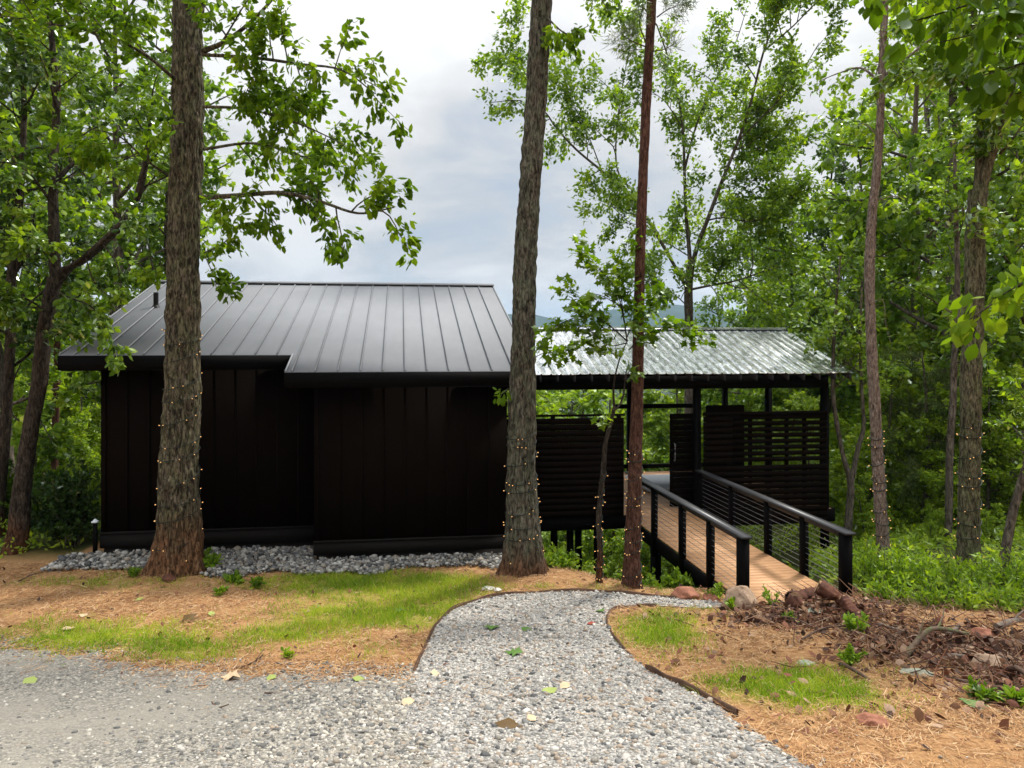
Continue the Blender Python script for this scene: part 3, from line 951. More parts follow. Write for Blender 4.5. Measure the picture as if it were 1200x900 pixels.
def sheet(g, b0, z0, b1, z1, bow=0):
    rows = []
    for t in np.linspace(0, 1, 9):
        b = b0 + (b1 - b0) * t; z = z0 + (z1 - z0) * t
        wv = .006 * np.sin(prof[:, 0] * 3.1 + t * 5) + .003 * np.sin(prof[:, 0] * 7.7 - t * 9)
        rows.append(np.array([L(pa, b, z + ph_ + w_) for (pa, ph_), w_ in zip(prof, wv)]))
    top = np.array(rows); bot = top - np.array([0, 0, .006])
    n, k = top.shape[:2]
    i = np.arange(n - 1)[:, None] * k + np.arange(k - 1)[None]
    f = np.stack([i, i + 1, i + k + 1, i + k], -1).reshape(-1, 4)
    g.add(top.reshape(-1, 3), f); g.add(bot.reshape(-1, 3), f[:, ::-1])
    e = np.arange(k - 1)
    V = np.vstack([top[0], bot[0]]); g.add(V, np.stack([e + k, e + k + 1, e + 1, e], -1))


sheet(g, PEB, PEZ, PRB, PRZ); sheet(g, 21.4, PEZ, PRB + .001, PRZ)
g.box(L(PAL, PRB - .16, PRZ + .036 - .16 * slope), UL * (PAR - PAL), UD * .16 + np.array([0, 0, .16 * slope]), np.array([0, 0, .012]))
g.box(L(PAL, PRB + .001, PRZ + .036), UL * (PAR - PAL), UD * .16 - np.array([0, 0, .16 * slope]), np.array([0, 0, .012]))
proof = g.build('roof', M['galv'], pav, origin=pvl)
# rafters
a = PAL + .25
while a < PAR - .02:
    g = Geo()
    for b0, b1, z0, z1 in ((PEB + .03, PRB, PEZ - .03, PRZ - .045), (21.37, PRB + .002, PEZ - .03, PRZ - .045)):
        g.box(L(a, b0, z0 - .145), UL * .042, UD * (b1 - b0) + np.array([0, 0, z1 - z0]), np.array([0, 0, .14]))
    g.build('rafter', M['rafter'], pav, origin=pvl)
    a += .406
g = Geo()
for b in (15.75, 20.9):
    g.lbox(PAL + .05, PAR - .42, b, b + .13, -1.045, -.735)
for a_ in (PAL + .06, PAR - .56):
    g.lbox(a_, a_ + .12, 15.885, 20.895, -1.02, -.78)
g.build('beam', M['timber'], pav, origin=pvl)


def ppost(a, b, z0, z1, w=.145):
    g = Geo(); g.lbox(a - w / 2, a + w / 2, b - w / 2, b + w / 2, z0, z1)
    g.build('post', M['timber'], pav, origin=pvl)


for a_, b_ in ((10.46, 15.815), (7.13, 15.815), (2.3, 15.815), (10.44, 18.4), (10.4, 20.965), (7.2, 20.965), (2.3, 20.965)):
    qq = L(a_, b_, 0); ppost(a_, b_, gz(qq[0], qq[1]) - .3, -1.047 if b_ != 18.4 else -.79)
for a_, b_ in ((3.63, 16.0), (4.02, 16.0), (4.33, 16.4), (4.75, 16.2), (6.2, 16.0)):
    qq = L(a_, b_, 0); ppost(a_, b_, gz(qq[0], qq[1]) - .3, DZ - .302, .14)
# deck floor and rim
g = Geo()
b = 15.72
while b < 21.0:
    g.lbox(PAL + .02, 10.6, b, b + .134, DZ - .026, DZ); b += .14
g.build('deck_floor', M['deck'], pav, origin=pvl)
g = Geo()
g.lbox(PAL, 5.30, 15.66, 15.70, DZ - .30, DZ + .01); g.lbox(7.12, 10.62, 15.66, 15.70, DZ - .30, DZ + .01)
g.lbox(PAL, 10.62, 21.02, 21.06, DZ - .30, DZ + .01); g.lbox(10.622, 10.662, 15.70, 21.02, DZ - .30, DZ + .01)
g.lbox(5.32, 7.10, 15.70, 15.715, DZ - .30, DZ - .03)
for q_ in np.arange(2.4, 10.5, .8): g.lbox(q_, q_ + .04, 15.72, 21.0, DZ - .26, DZ - .03)
g.build('rim_joist', M['timber'], pav, origin=pvl)


def slats(g, a0, a1, b0, b1, z0, z1, pitch, gap):
    z = z0
    while z < z1 - pitch * .5:
        g.lbox(a0, a1, b0, b1, z, min(z + pitch - gap, z1)); z += pitch


g = Geo()
slats(g, PAL + .05, 5.23, 15.62, 15.645, DZ + .02, -1.66, .145, .004)
g.lbox(PAL + .05, 5.25, 15.60, 15.66, -1.66, -1.615)
for q_ in (2.2, 3.5, 5.1): g.lbox(q_, q_ + .09, 15.702, 15.78, DZ + .02, -1.662)
s1 = g.build('screen_wall', M['wall'], pav, origin=pvl)
s1['label'] = 'solid black board screen between the cabin and the walkway'
# right screen: solid low, open slats above
g = Geo()
slats(g, 7.21, 10.40, 15.62, 15.645, DZ - .31, -2.86, .145, .008)
slats(g, 7.21, 7.94, 15.62, 15.645, -2.855, -1.68, .145, .008)
z = -2.855
while z < -1.70:
    g.lbox(7.942, 10.40, 15.62, 15.645, z + .040, z + .145); z += .146
g.lbox(7.21, 10.40, 15.60, 15.66, -1.69, -1.60)
for q_ in (7.95, 8.42, 8.90, 9.37, 9.84, 10.3): g.lbox(q_, q_ + .07, 15.703, 15.78, DZ, -1.692)
g.lbox(7.6, 8.6, 16.3, 16.34, DZ, -1.5)
s2 = g.build('screen_wall', M['wall'], pav, origin=pvl)
s2['label'] = 'black screen right of the walkway with open slats near its top'
# gate leaf
g = Geo()
slats(g, 6.68, 7.36, 16.30, 16.325, DZ + .03, -1.72, .145, .006)
g.lbox(6.66, 7.38, 16.327, 16.36, DZ + .03, DZ + .13); g.lbox(6.66, 7.38, 16.327, 16.36, -1.80, -1.70)
g.lbox(6.66, 6.73, 16.327, 16.36, DZ + .131, -1.801); g.lbox(7.31, 7.38, 16.327, 16.36, DZ + .131, -1.801)
gate = g.build('gate', M['wall'], pav, origin=pvl)
g = Geo()
hz = L(6.68, 16.25, 0)
hp = L(6.68, 16.25, -2.62)
g.tube(curve_pts([L(6.75, 16.30, -2.86), L(6.75, 16.24, -2.84), L(6.75, 16.235, -2.62), L(6.75, 16.24, -2.46), L(6.75, 16.30, -2.44)], 5), .012, 8)
g.build('handle', M['cable'], gate, origin=pvl)
# back bars
g = Geo(); g.lbox(6.7, 9.4, 20.93, 21.0, -2.0, -1.86); g.build('cross_bar', M['timber'], pav, origin=pvl)
g = Geo(); g.lbox(2.35, 10.4, 20.93, 21.0, DZ + .14, DZ + .26); g.build('cross_bar', M['timber'], pav, origin=pvl)
# plain low white slab at the pale floor area of the far deck
q = L(7.6, 19.0, DZ)
pl = thing('white_platform', 'low white platform on the deck beyond the walkway', 'white_platform', q)
g = Geo(); g.lbox(6.7, 8.7, 18.0, 19.9, DZ + .04, DZ + .13); g.build('platform_top', M['white'], pl, origin=q)
g = Geo()
g.lbox(6.75, 8.65, 18.05, 19.85, DZ + .002, DZ + .039); g.build('base', M['timber'], pl, origin=q)

# ------------------------------------------------------------------ footbridge
BA0, BA1, BB0, BB1 = 5.36, 7.06, 10.08, 15.68
br = thing('footbridge', 'level brown plank footbridge with black cable railings leading to the pavilion', 'footbridge', L(6.2, 10.1, DZ))
bl = np.array(br.location)
g = Geo()
b = BB0
while b < BB1 - .1:
    g.lbox(BA0 + .02, BA1 - .02, b, b + .136, DZ - .026, DZ - RNG.uniform(0, .002)); b += .141
g.build('planks', M['deck'], br, origin=bl)
g = Geo()
for a_ in (BA0 - .025, BA1 - .015):
    g.lbox(a_, a_ + .04, BB0 - .02, BB1 - .03, DZ - .30, DZ - .03)
g.lbox(BA0 + .016, BA1 - .016, BB0 - .02, BB0 + .02, DZ - .29, DZ - .03)
g.build('rim_joist', M['timber'], br, origin=bl)
PB = [10.16, 11.3, 12.5, 13.95, 15.45]
RT = -2.975
for side in (0, 1):
    a0 = BA0 - .075 if side == 0 else BA1 - .035
    for i, b_ in enumerate(PB):
        w = .145 if i == 0 else .11
        q = L(a0 + w / 2, b_, 0)
        g = Geo(); g.lbox(a0 - (.02 if i == 0 else 0), a0 + w - (.02 if i == 0 else 0), b_ - w / 2, b_ + w / 2, max(DZ - .55, gz(q[0], q[1]) - .2) if i == 0 else DZ - .42, RT - .036)
        g.build('post', M['timber'], br, origin=bl)
    g = Geo(); g.lbox(a0 - .035, a0 + .145, PB[0] - .13, PB[-1] + .18, RT - .035, RT)
    g.lbox(a0 + .03, a0 + .07, PB[0] + .075, PB[-1] - .06, RT - .12, RT - .037)
    g.build('top_rail', M['rail'], br, origin=bl)
    for k in range(9):
        z = DZ + .09 + k * .098
        g = Geo(); g.tube([L(a0 + .055, PB[0], z), L(a0 + .055, PB[-1], z)], .0045, 6, False)
        g.build('cable', M['cable'], br, origin=bl)
for b_ in (12.6, 14.3):
    for a_ in (BA0 + .12, BA1 - .12):
        q = L(a_, b_, 0); g = Geo(); g.lbox(a_ - .07, a_ + .07, b_ - .07, b_ + .07, gz(q[0], q[1]) - .3, DZ - .031)
        g.build('support_post', M['timber'], br, origin=bl)

# ------------------------------------------------------------------ distant hills and house
ang = np.linspace(-.95, .95, 150); rr_ = np.array([500, 700, 900, 1150, 1400, 1700, 2000, 2300, 2600, 3000, 3400])
A_, R_ = np.meshgrid(ang, rr_)
X = np.sin(A_) * R_; Y = np.cos(A_) * R_
pxx = CX + FPX * np.tan(A_)
crest = np.interp(pxx, [-600, 0, 300, 560, 620, 665, 705, 745, 790, 850, 1000, 1400], [350, 372, 380, 366, 370, 377, 366, 362, 357, 365, 360, 352])
H = (CY - crest) / FPX / np.cos(A_) * 0 + (CY - crest) / FPX * 2600 * np.cos(A_)
prof_ = np.interp(R_, [500, 900, 1400, 2000, 2600, 3400], [0, .08, .22, .52, 1.0, .55])
Z = -48 + (H + 48) * prof_ + 14 * (vnoise(X / 170, Y / 170, 41) - .5) * smoothstep(0, .3, prof_) + 9 * (vnoise(X / 60, Y / 60, 42) - .5)
nx, ny = len(ang), len(rr_)
i = np.arange(ny - 1)[:, None] * nx + np.arange(nx - 1)[None]
g = Geo(); g.add(np.stack([X, Y, Z], -1).reshape(-1, 3), np.stack([i, i + 1, i + nx + 1, i + nx], -1).reshape(-1, 4))
hills = g.build('hills', M['hill'], None, True); hills['kind'] = 'structure'

q = at(656, 480, 62.0)
fh = thing('far_house', 'tiny pale roofed house seen through the gap above the solid screen', 'house', (q[0], q[1], q[2] - 3.0))
fo = np.array(fh.location)
g = Geo(); g.box(q + np.array([-.9, 0, -3]), (1.9, 0, 0), (0, 1.6, 0), (0, 0, 2.75)); g.build('wall', M['skirt'], fh, origin=fo)
g = Geo()
v = [q + np.array(k) for k in ((-1.1, -.2, -.25), (1.2, -.2, -.25), (1.2, .8, .2), (-1.1, .8, .2), (1.2, 1.8, -.25), (-1.1, 1.8, -.25))]
g.add(v, [[0, 1, 2, 3], [3, 2, 4, 5], [5, 4, 1, 0]]); g.f.append(np.array([[1, 4, 2], [0, 3, 5]]))
g.build('roof', M['white'], fh, origin=fo)
# ------------------------------------------------------------------ trees
def px_line(pts, d, dd=None):
    """pixel polyline at depth d (dd: depth at each point)"""
    dd = [d] * len(pts) if dd is None else dd
    return np.array([at(x, y, q) for (x, y), q in zip(pts, dd)])


def set_base(pts):
    """first point set on the ground"""
    z = gz(pts[0][0], pts[0][1])
    p = pts.copy(); p[0, 2] = z - .05
    return p


def light_string(label, cat_pts, rad, z0, z1, turns, nb, name='string_lights', wob=.12):
    """wire wound round a trunk given by centre line cat_pts / radius rad, with its lamps"""
    cat_pts = np.asarray(cat_pts); zc = cat_pts[:, 2]
    o = np.argsort(zc); zc = zc[o]; cp = cat_pts[o]; rd = np.asarray(rad)[o]
    n = int(turns * 26)
    t = np.linspace(0, 1, n); z = z0 + (z1 - z0) * t
    an = t * turns * 2 * math.pi + RNG.uniform(0, 6)
    z = z + wob * .6 * np.sin(an * .37 + 1) + wob * .5 * np.sin(an)
    cx = np.interp(z, zc, cp[:, 0]); cy = np.interp(z, zc, cp[:, 1]); r = np.interp(z, zc, rd) + .012
    P = np.stack([cx + r * np.cos(an), cy + r * np.sin(an), z], 1)
    root = thing(name, label, 'string lights', (cx[0], cy[0], z[0]), 'string lights wound round the trunks')
    o_ = np.array(root.location)
    g = Geo(); g.tube(P, .0075, 5); g.build('wire', M['wire'], root, origin=o_)
    ids = np.unique(np.clip(np.linspace(2, n - 2, nb) + RNG.normal(0, 3.0, nb), 1, n - 2).astype(int))
    bm_ = None
    for q in ids:
        c = P[q]; out = np.array([math.cos(an[q]), math.sin(an[q]), RNG.uniform(-.4, .6)]); out /= np.linalg.norm(out)
        if bm_ is None:
            g = Geo(); g.add(ICO * np.array([.0085, .0085, .013]), ICO_F)
            b_ = g.build('bulb', M['bulb'], root, True); bm_ = b_
            g = Geo(); g.tube([[0, 0, -.045], [0, 0, -.012]], .007, 6); s_ = g.build('socket', M['socket'], b_)
            sm_ = s_
        else:
            b_ = bm_.copy(); COL.objects.link(b_); b_.parent = root
            s_ = sm_.copy(); COL.objects.link(s_); s_.parent = b_
        b_.location = tuple(c + out * .03 - o_)
        b_.rotation_mode = 'QUATERNION'; b_.rotation_quaternion = Vector(out).to_track_quat('Z', 'Y')
    return root


# --- big oak in front of the left half of the cabin
D1 = 12.15
pts = px_line([(207, 668), (208, 640), (210, 600), (210, 560), (213, 450), (215, 300), (219, 150), (221, 0), (223, -120), (226, -260)], D1)
pts = set_base(pts)
rad1 = [.37, .365, .35, .33, .295, .275, .265, .245, .23, .20]
T = Tree(.007, 7)
C1, R1 = trunk_tube(T.w, pts, rad1, 104, .024, .046, 15, .44, 5, 1, .42)


def limbs(T, specs, d0):
    out = []
    for pl, dd, r0, r1 in specs:
        p = curve_pts(px_line(pl, d0, dd), 5); T.limb(p, r0 * (.75 if d0 > 20 else 1), r1 * .8, 8); out.append((p, r0))
    return out


sp = [
    ([(236, 232), (280, 229), (330, 226), (375, 236), (420, 250), (462, 243)], [12.1, 11.6, 11.1, 10.7, 10.4, 10.2], .05, .012),
    ([(238, 60), (265, 48), (300, 20), (340, -25)], [12.1, 11.7, 11.3, 10.9], .05, .02),
    ([(238, 64), (300, 68), (350, 75), (400, 82), (440, 110)], [12.1, 11.4, 10.8, 10.4, 10.1], .035, .01),
    ([(213, 100), (170, 64), (120, 40), (60, 28), (0, 18)], [12.0, 11.4, 10.8, 10.3, 9.9], .035, .01),
    ([(196, 205), (170, 187), (140, 160), (100, 150)], [12.1, 11.7, 11.3, 11.0], .025, .008),
    ([(240, 296), (262, 285), (285, 262), (310, 268)], [12.0, 11.6, 11.3, 11.1], .014, .004),
    ([(240, 300), (255, 330), (272, 345)], [11.9, 11.6, 11.4], .010, .004),
    ([(192, 310), (176, 318), (165, 322)], [11.9, 11.7, 11.6], .008, .003),
    ([(238, 125), (290, 128), (350, 145), (405, 170)], [12.0, 11.6, 11.2, 10.9], .03, .008),
    ([(238, 175), (300, 168), (360, 185), (420, 200)], [12.1, 12.3, 12.5, 12.6], .03, .008),
    ([(238, -60), (300, -110), (380, -140), (470, -150)], [12.1, 11.3, 10.5, 10.0], .08, .02),
    ([(212, -60), (150, -110), (60, -130)], [12.1, 11.2, 10.6], .08, .02),
    ([(225, -200), (260, -320), (330, -420)], [12.1, 12.4, 12.6], .14, .04),
]
ls = limbs(T, sp, D1)
for k, (p, r) in enumerate(ls):
    if k in (5, 6, 7):
        T.sprout(p, r, 1, .34, .11, .25, per_m=26, trop=-.05)
        T.twig(p[len(p) // 2:], 16)
    else:
        T.sprout(p, r, 2, 1.35 if k < 10 else 1.9, .28 if k < 10 else .6, .22, per_m=24, trop=-.015, bias=(0, -.1, .1))
root1 = finish_tree('oak_tree', 'stout oak with a red rotted scar at its foot, wrapped in lights before the cabin', T, pts[0] + np.array([0, 0, .05]), M['bark_oak'], M['leaf_near'], .14, shape='D', droop=.6, width=.95)
light_string('string lights wound round the stout scarred oak before the cabin', C1, R1, at(0, 655, D1)[2], at(0, 380, D1)[2], 12, 74)

# --- leaning oak in the middle
D2 = 12.1
pts = set_base(px_line([(613, 672), (613, 640), (611, 560), (612, 450), (614, 380), (616, 300), (626, 150), (635, 0), (643, -130), (655, -300)], D2))
rad2 = [.33, .315, .265, .228, .218, .20, .19, .185, .17, .15]
T = Tree(.007, 7)
C2, R2 = trunk_tube(T.w, pts, rad2, 92, .024, .030, 18, .45, 6, 4, .33)
sp = [
    ([(640, 20), (665, 40), (690, 30)], [12.0, 11.6, 11.2], .018, .006),
    ([(642, -20), (680, -30), (712, 10)], [12.0, 11.5, 11.2], .03, .008),
    ([(640, -60), (690, -110), (760, -140)], [12.0, 11.3, 10.6], .07, .02),
    ([(640, -70), (570, -120), (520, -150)], [12.0, 12.3, 12.6], .07, .02),
    ([(650, -200), (690, -340), (730, -430)], [12.1, 12.2, 12.6], .12, .04),
]
ls = limbs(T, sp, D2)
for k, (p, r) in enumerate(ls):
    T.sprout(p, r, 1 if k < 1 else 2, .6 if k < 2 else 1.5, .13 if k < 1 else .3 if k < 2 else .5, .2, per_m=24, trop=-.06)
p = px_line([(596, 455), (588, 462), (583, 468)], 11.9); T.limb(p, .008, .003); T.sprout(p, .006, 1, .16, .07, .3, per_m=24)
p = px_line([(628, 418), (640, 412), (652, 420)], 11.9); T.limb(p, .008, .003); T.sprout(p, .006, 1, .22, .07, .3, per_m=24)
finish_tree('oak_tree', 'tall grey barked oak leaning right, wrapped in lights at the end of the cabin', T, pts[0] + np.array([0, 0, .05]), M['bark_grey'], M['leaf_near'], .14, shape='D', droop=.5)
light_string('string lights wound round the leaning grey oak at the end of the cabin', C2, R2, at(0, 660, D2)[2], at(0, 500, D2)[2], 9, 66)

# --- red pine
D3 = 11.5
pts = set_base(px_line([(740, 688), (741, 650), (744, 560), (747, 450), (750, 300), (756, 150), (764, 0), (770, -120), (778, -300)], D3))
rad3 = [.155, .142, .115, .10, .085, .079, .082, .075, .06]
T = Tree(.006, 6)
C3, R3 = trunk_tube(T.w, pts, rad3, 44, .035, .010, 20, .25, 5, 7, .2)
needles = []
for pl, dd in (([(770, 20), (785, 10), (810, 2)], [11.4, 11.1, 10.9]), ([(757, 55), (740, 48), (728, 40)], [11.4, 11.2, 11.0]), ([(764, 60), (778, 58), (792, 50)], [11.4, 11.2, 11.1]), ([(766, -60), (810, -90), (850, -100)], [11.4, 11, 10.7]), ([(768, -80), (720, -110), (690, -100)], [11.4, 11.2, 11.0]), ([(757, 50), (750, 30), (752, 12)], [11.2, 11, 10.9])):
    p = curve_pts(px_line(pl, D3, dd), 5); T.limb(p, .012, .004); T.sprout(p, .01, 1, .35, .10, .3, per_m=150)
finish_tree('pine_tree', 'slim reddish pine trunk standing at the walkway entrance', T, pts[0] + np.array([0, 0, .05]), M['bark_pine'], M['needle'], .15, crown_name='needles', width=.09, droop=.1, flat=1.0)
light_string('string lights wound up the slim reddish pine at the walkway', C3, R3, at(0, 680, D3)[2], at(0, 520, D3)[2], 9, 58)

# --- sapling before the solid screen
D4 = 11.6
pts = set_base(px_line([(702, 686), (703, 640), (701.5, 607), (707, 551), (709, 523), (715, 498), (720, 478)], D4))
T = Tree(.003, 6); T.k = 2.1
C4, R4 = trunk_tube(T.w, pts, [.056, .05, .046, .043, .040, .036, .034], 20, .04, .006, 22, .2, 4, 9, .15)
sp = [
    ([(720, 479), (719, 465), (720, 445), (727, 418), (735, 400)], [11.6, 11.5, 11.4, 11.3, 11.2], .022, .008),
    ([(720, 481), (727, 473), (731, 460), (733, 440), (737, 425)], [11.6, 11.7, 11.8, 11.8, 11.8], .022, .008),
    ([(735, 400), (722, 388), (700, 372), (675, 372), (648, 385), (630, 405)], [11.2, 11.0, 10.8, 10.7, 10.6, 10.6], .014, .004),
    ([(735, 402), (715, 405), (700, 395), (680, 378)], [11.3, 11.1, 10.9, 10.8], .010, .004),
    ([(727, 418), (705, 410), (680, 400), (655, 412)], [11.4, 11.3, 11.2, 11.1], .010, .004),
    ([(735, 400), (730, 370), (722, 340), (700, 312), (680, 290)], [11.3, 11.3, 11.3, 11.2, 11.2], .012, .004),
    ([(737, 410), (755, 393), (780, 385), (805, 388), (828, 398)], [11.6, 11.2, 10.9, 10.8, 10.7], .012, .004),
    ([(735, 395), (745, 370), (765, 350), (775, 335)], [11.6, 11.2, 11.0, 10.9], .010, .004),
    ([(730, 360), (700, 345), (680, 350), (660, 340)], [11.2, 11.1, 11.0, 10.9], .008, .003),
    ([(733, 385), (728, 345), (730, 310), (735, 285)], [11.3, 11.4, 11.4, 11.4], .010, .003),
    ([(733, 440), (742, 432), (752, 440)], [11.7, 11.4, 11.2], .006, .003),
    ([(717, 498), (708, 490), (702, 492)], [11.5, 11.4, 11.3], .005, .002),
]
ls = limbs(T, sp, D4)
for k, (p, r) in enumerate(ls):
    if k < 2: continue
    T.sprout(p, r, 1, .32 if k < 10 else .12, .085, .22, per_m=26, trop=-.02, ang=(.5, 1.1))
    T.twig(p[len(p) // 2:], 14)
finish_tree('sapling', 'thin crooked sapling with a fan of toothed leaves before the solid screen', T, pts[0] + np.array([0, 0, .05]), M['bark_dark'], M['leaf_near'], .15, shape='O', cat='sapling', droop=.3, flat=.4)
light_string('string lights wound up the thin crooked sapling', C4, R4, at(0, 682, D4)[2], at(0, 550, D4)[2], 8, 30, wob=.06)

# --- slender pinkish trunk on the right
D5 = 12.0
pts = set_base(px_line([(1038, 688), (1036, 650), (1032, 600), (1028, 533), (1025, 467), (1021, 400), (1019, 323), (1022, 250), (1030, 170), (1035, 50), (1040, -60), (1050, -220)], D5))
T = Tree(.006, 6)
C5, R5 = trunk_tube(T.w, pts, [.108, .105, .10, .095, .09, .085, .08, .075, .07, .062, .055, .045], 36, .035, .010, 20, .2, 5, 12, .2)
sp = [
    ([(1034, 90), (1060, 70), (1100, 40), (1140, 30)], [12, 12.4, 12.8, 13], .03, .008),
    ([(1034, 100), (1010, 80), (985, 85), (960, 95)], [12, 12.5, 13, 13.4], .025, .008),
    ([(1030, 160), (1012, 145), (1000, 150)], [12, 12.1, 12.3], .012, .004),
    ([(1022, 243), (1020, 225), (1018, 205), (1024, 180)], [11.9, 11.8, 11.8, 11.8], .004, .002),
    ([(1022, 355), (1035, 352), (1038, 380), (1045, 405)], [11.9, 11.7, 11.6, 11.5], .006, .003),
    ([(1023, 236), (1050, 230), (1075, 240)], [12, 11.9, 11.9], .012, .004),
    ([(1038, -10), (1080, -40), (1130, -60)], [12, 12.2, 12.5], .03, .01),
    ([(1038, -10), (990, -30), (940, -40)], [12, 12.2, 12.5], .03, .01),
]
ls = limbs(T, sp, D5)
for k, (p, r) in enumerate(ls):
    if k in (3, 4): continue
    T.sprout(p, r, 2, .9 if k not in (2, 5) else .5, .28, .15, per_m=26, trop=0)
finish_tree('slender_tree', 'slender pinkish trunk right of the pavilion with lights on its lower half', T, pts[0] + np.array([0, 0, .05]), M['bark_pink'], M['leaf_mid'], .12, droop=.4)
light_string('string lights wound up the slender pinkish trunk right of the pavilion', C5, R5, at(0, 672, D5)[2], at(0, 500, D5)[2], 10, 44)

# --- forked oak on the right
D6 = 11.9
pts = set_base(px_line([(1135, 685), (1135, 660), (1136, 567), (1137, 500), (1138, 427), (1140, 400), (1142, 337), (1143, 267), (1147, 222)], D6))
T = Tree(.006, 6)
C6, R6 = trunk_tube(T.w, pts, [.18, .172, .165, .16, .157, .152, .15, .145, .15], 56, .028, .020, 20, .2, 5, 15, .25)
s1p = px_line([(1146, 228), (1148, 200), (1150, 150), (1148, 90), (1140, 20), (1130, -80)], D6)
s2p = px_line([(1148, 228), (1157, 195), (1167, 165), (1176, 130), (1190, 80), (1205, 10), (1225, -90)], D6, [11.9, 11.8, 11.7, 11.6, 11.5, 11.4, 11.3])
trunk_tube(T.w, s1p, [.09, .085, .08, .075, .07, .05], 30, .04, .012, 14, 0, 5, 17)
trunk_tube(T.w, s2p, [.10, .092, .088, .08, .075, .07, .05], 30, .04, .012, 14, 0, 5, 18)
sp = [
    ([(1175, 150), (1190, 130), (1215, 95), (1240, 60)], [11.6, 11.4, 11.2, 11], .03, .01),
    ([(1172, 180), (1185, 165), (1205, 140), (1230, 130)], [11.7, 11.4, 11.2, 11], .025, .008),
    ([(1148, 120), (1120, 90), (1090, 80), (1060, 95)], [11.9, 11.6, 11.3, 11.1], .03, .008),
    ([(1146, 60), (1110, 20), (1080, 0)], [11.9, 12.2, 12.5], .03, .01),
    ([(1190, 85), (1160, 60), (1130, 70)], [11.5, 11.0, 10.7], .02, .008),
    ([(1150, 180), (1120, 170), (1090, 180)], [11.9, 12.2, 12.4], .018, .006),
    ([(1200, 30), (1240, 0), (1280, -10)], [11.4, 11.4, 11.3], .03, .01),
    ([(1143, 290), (1165, 275), (1190, 285)], [11.8, 11.6, 11.4], .014, .005),
]
ls = limbs(T, sp, D6)
for k, (p, r) in enumerate(ls):
    T.sprout(p, r, 2, 1.05, .26, .12, per_m=24, trop=-.02)
finish_tree('oak_tree', 'thick mossy oak forking high up at the right, wrapped in lights', T, pts[0] + np.array([0, 0, .05]), M['bark_moss'], M['leaf_oak'], .15, shape='D', droop=.5)
light_string('string lights wound round the thick mossy oak at the right', C6, R6, at(0, 675, D6)[2], at(0, 480, D6)[2], 10, 54)

# --- young leaning stem at the right edge
D7 = 11.4
pts = set_base(px_line([(1170, 702), (1177, 655), (1186, 605), (1196, 568), (1206, 530), (1216, 470), (1222, 400), (1226, 300)], D7))
T = Tree(.004, 6)
trunk_tube(T.w, pts, [.085, .075, .068, .062, .055, .045, .035, .02], 24, .05, .006, 20, .15, 4, 21, .15)
c = curve_pts(pts, 5)
T.sprout(c[14:], .05, 2, 1.0, .32, .1, per_m=26)
finish_tree('slender_tree', 'young grey stem leaning out at the right edge of the wood', T, pts[0] + np.array([0, 0, .05]), M['bark_far'], M['leaf_mid'], .12, droop=.4)

# --- near tree just outside the frame on the right whose leaves hang into it
base = np.array([5.6, 5.6, gz(5.6, 5.6)])
T = Tree(.003, 6); T.k = 1.7
pts = np.array([base - (0, 0, .05), base + (0, .02, 1.2), base + (.05, .0, 3), base + (.1, .05, 5), base + (.15, .1, 7.2)])
trunk_tube(T.w, pts, [.13, .12, .11, .10, .07], 28, .06, .01, 15, .2, 5, 25)
q0 = base + (.12, 0, 5.6)
for tipx, tipy, td, th_ in ((1010, -10, 4.9, 6.0), (1050, 30, 4.8, 5.8), (1100, 50, 4.7, 5.5), (1145, 90, 4.6, 5.2), (1190, 110, 4.6, 4.9), (1085, -30, 4.3, 6.1), (1165, 10, 4.2, 5.6), (1200, 40, 5.0, 5.3), (1120, 385, 5.0, 3.9), (1175, 345, 4.7, 3.8)):
    tip = at(tipx, tipy, td); st = base + (.1, .0, th_)
    mid = (st + tip) / 2 + np.array([0, 0, .25])
    p = curve_pts([st, mid, tip], 6); T.limb(p, .02, .004)
    T.twig(p[8:], 14); T.sprout(p[6:], .008, 1, .30, .12, .15, per_m=24, trop=-.1)
for _ in range(9):
    st = base + np.array([.1, .05, RNG.uniform(4, 7)]); d_ = unit(np.array([RNG.uniform(.2, 1), RNG.normal(0, .7), .35]))
    p = T.wander(st, d_, 1.6, 6, .1, 0); T.limb(p, .02, .005); T.sprout(p, .01, 1, .6, .2, .2, per_m=24)
finish_tree('young_tree', 'nearest leafy tree whose big drooping leaves hang in at the top right', T, base, M['bark_dark'], M['leaf_near'], .13, shape='D', droop=.9, width=1.0)

# --- dark leaning tree at the left, forked
D8 = 13.4
pts = set_base(px_line([(18, 645), (22, 625), (25, 580), (30, 540), (38, 492), (46, 449), (52, 389), (60, 345), (66, 325)], D8))
T = Tree(.008, 6)
trunk_tube(T.w, pts, [.20, .18, .165, .155, .148, .142, .138, .135, .15], 44, .035, .016, 14, .28, 5, 31, .3)
l1 = px_line([(68, 328), (80, 314), (93, 308), (119, 286), (144, 261), (162, 228), (172, 180), (178, 120)], D8, [13.4, 13.4, 13.4, 13.3, 13.2, 13.1, 13.0, 13.0])
l2 = px_line([(66, 328), (64, 300), (63, 260), (62, 200), (66, 130), (60, 40), (50, -60)], D8)
l3 = px_line([(64, 215), (90, 190), (130, 192), (160, 180)], D8, [13.4, 13.6, 13.8, 14])
for p, r in ((l1, [.12, .115, .11, .10, .09, .07, .05, .03]), (l2, [.11, .10, .09, .08, .07, .05, .03]), (l3, [.06, .05, .04, .02])):
    trunk_tube(T.w, p, r, 24, .06, .010, 14, 0, 5, 33)
    T.sprout(curve_pts(p, 5), r[0] * .6, 2, 1.7, .30, .28, per_m=22, trop=0)
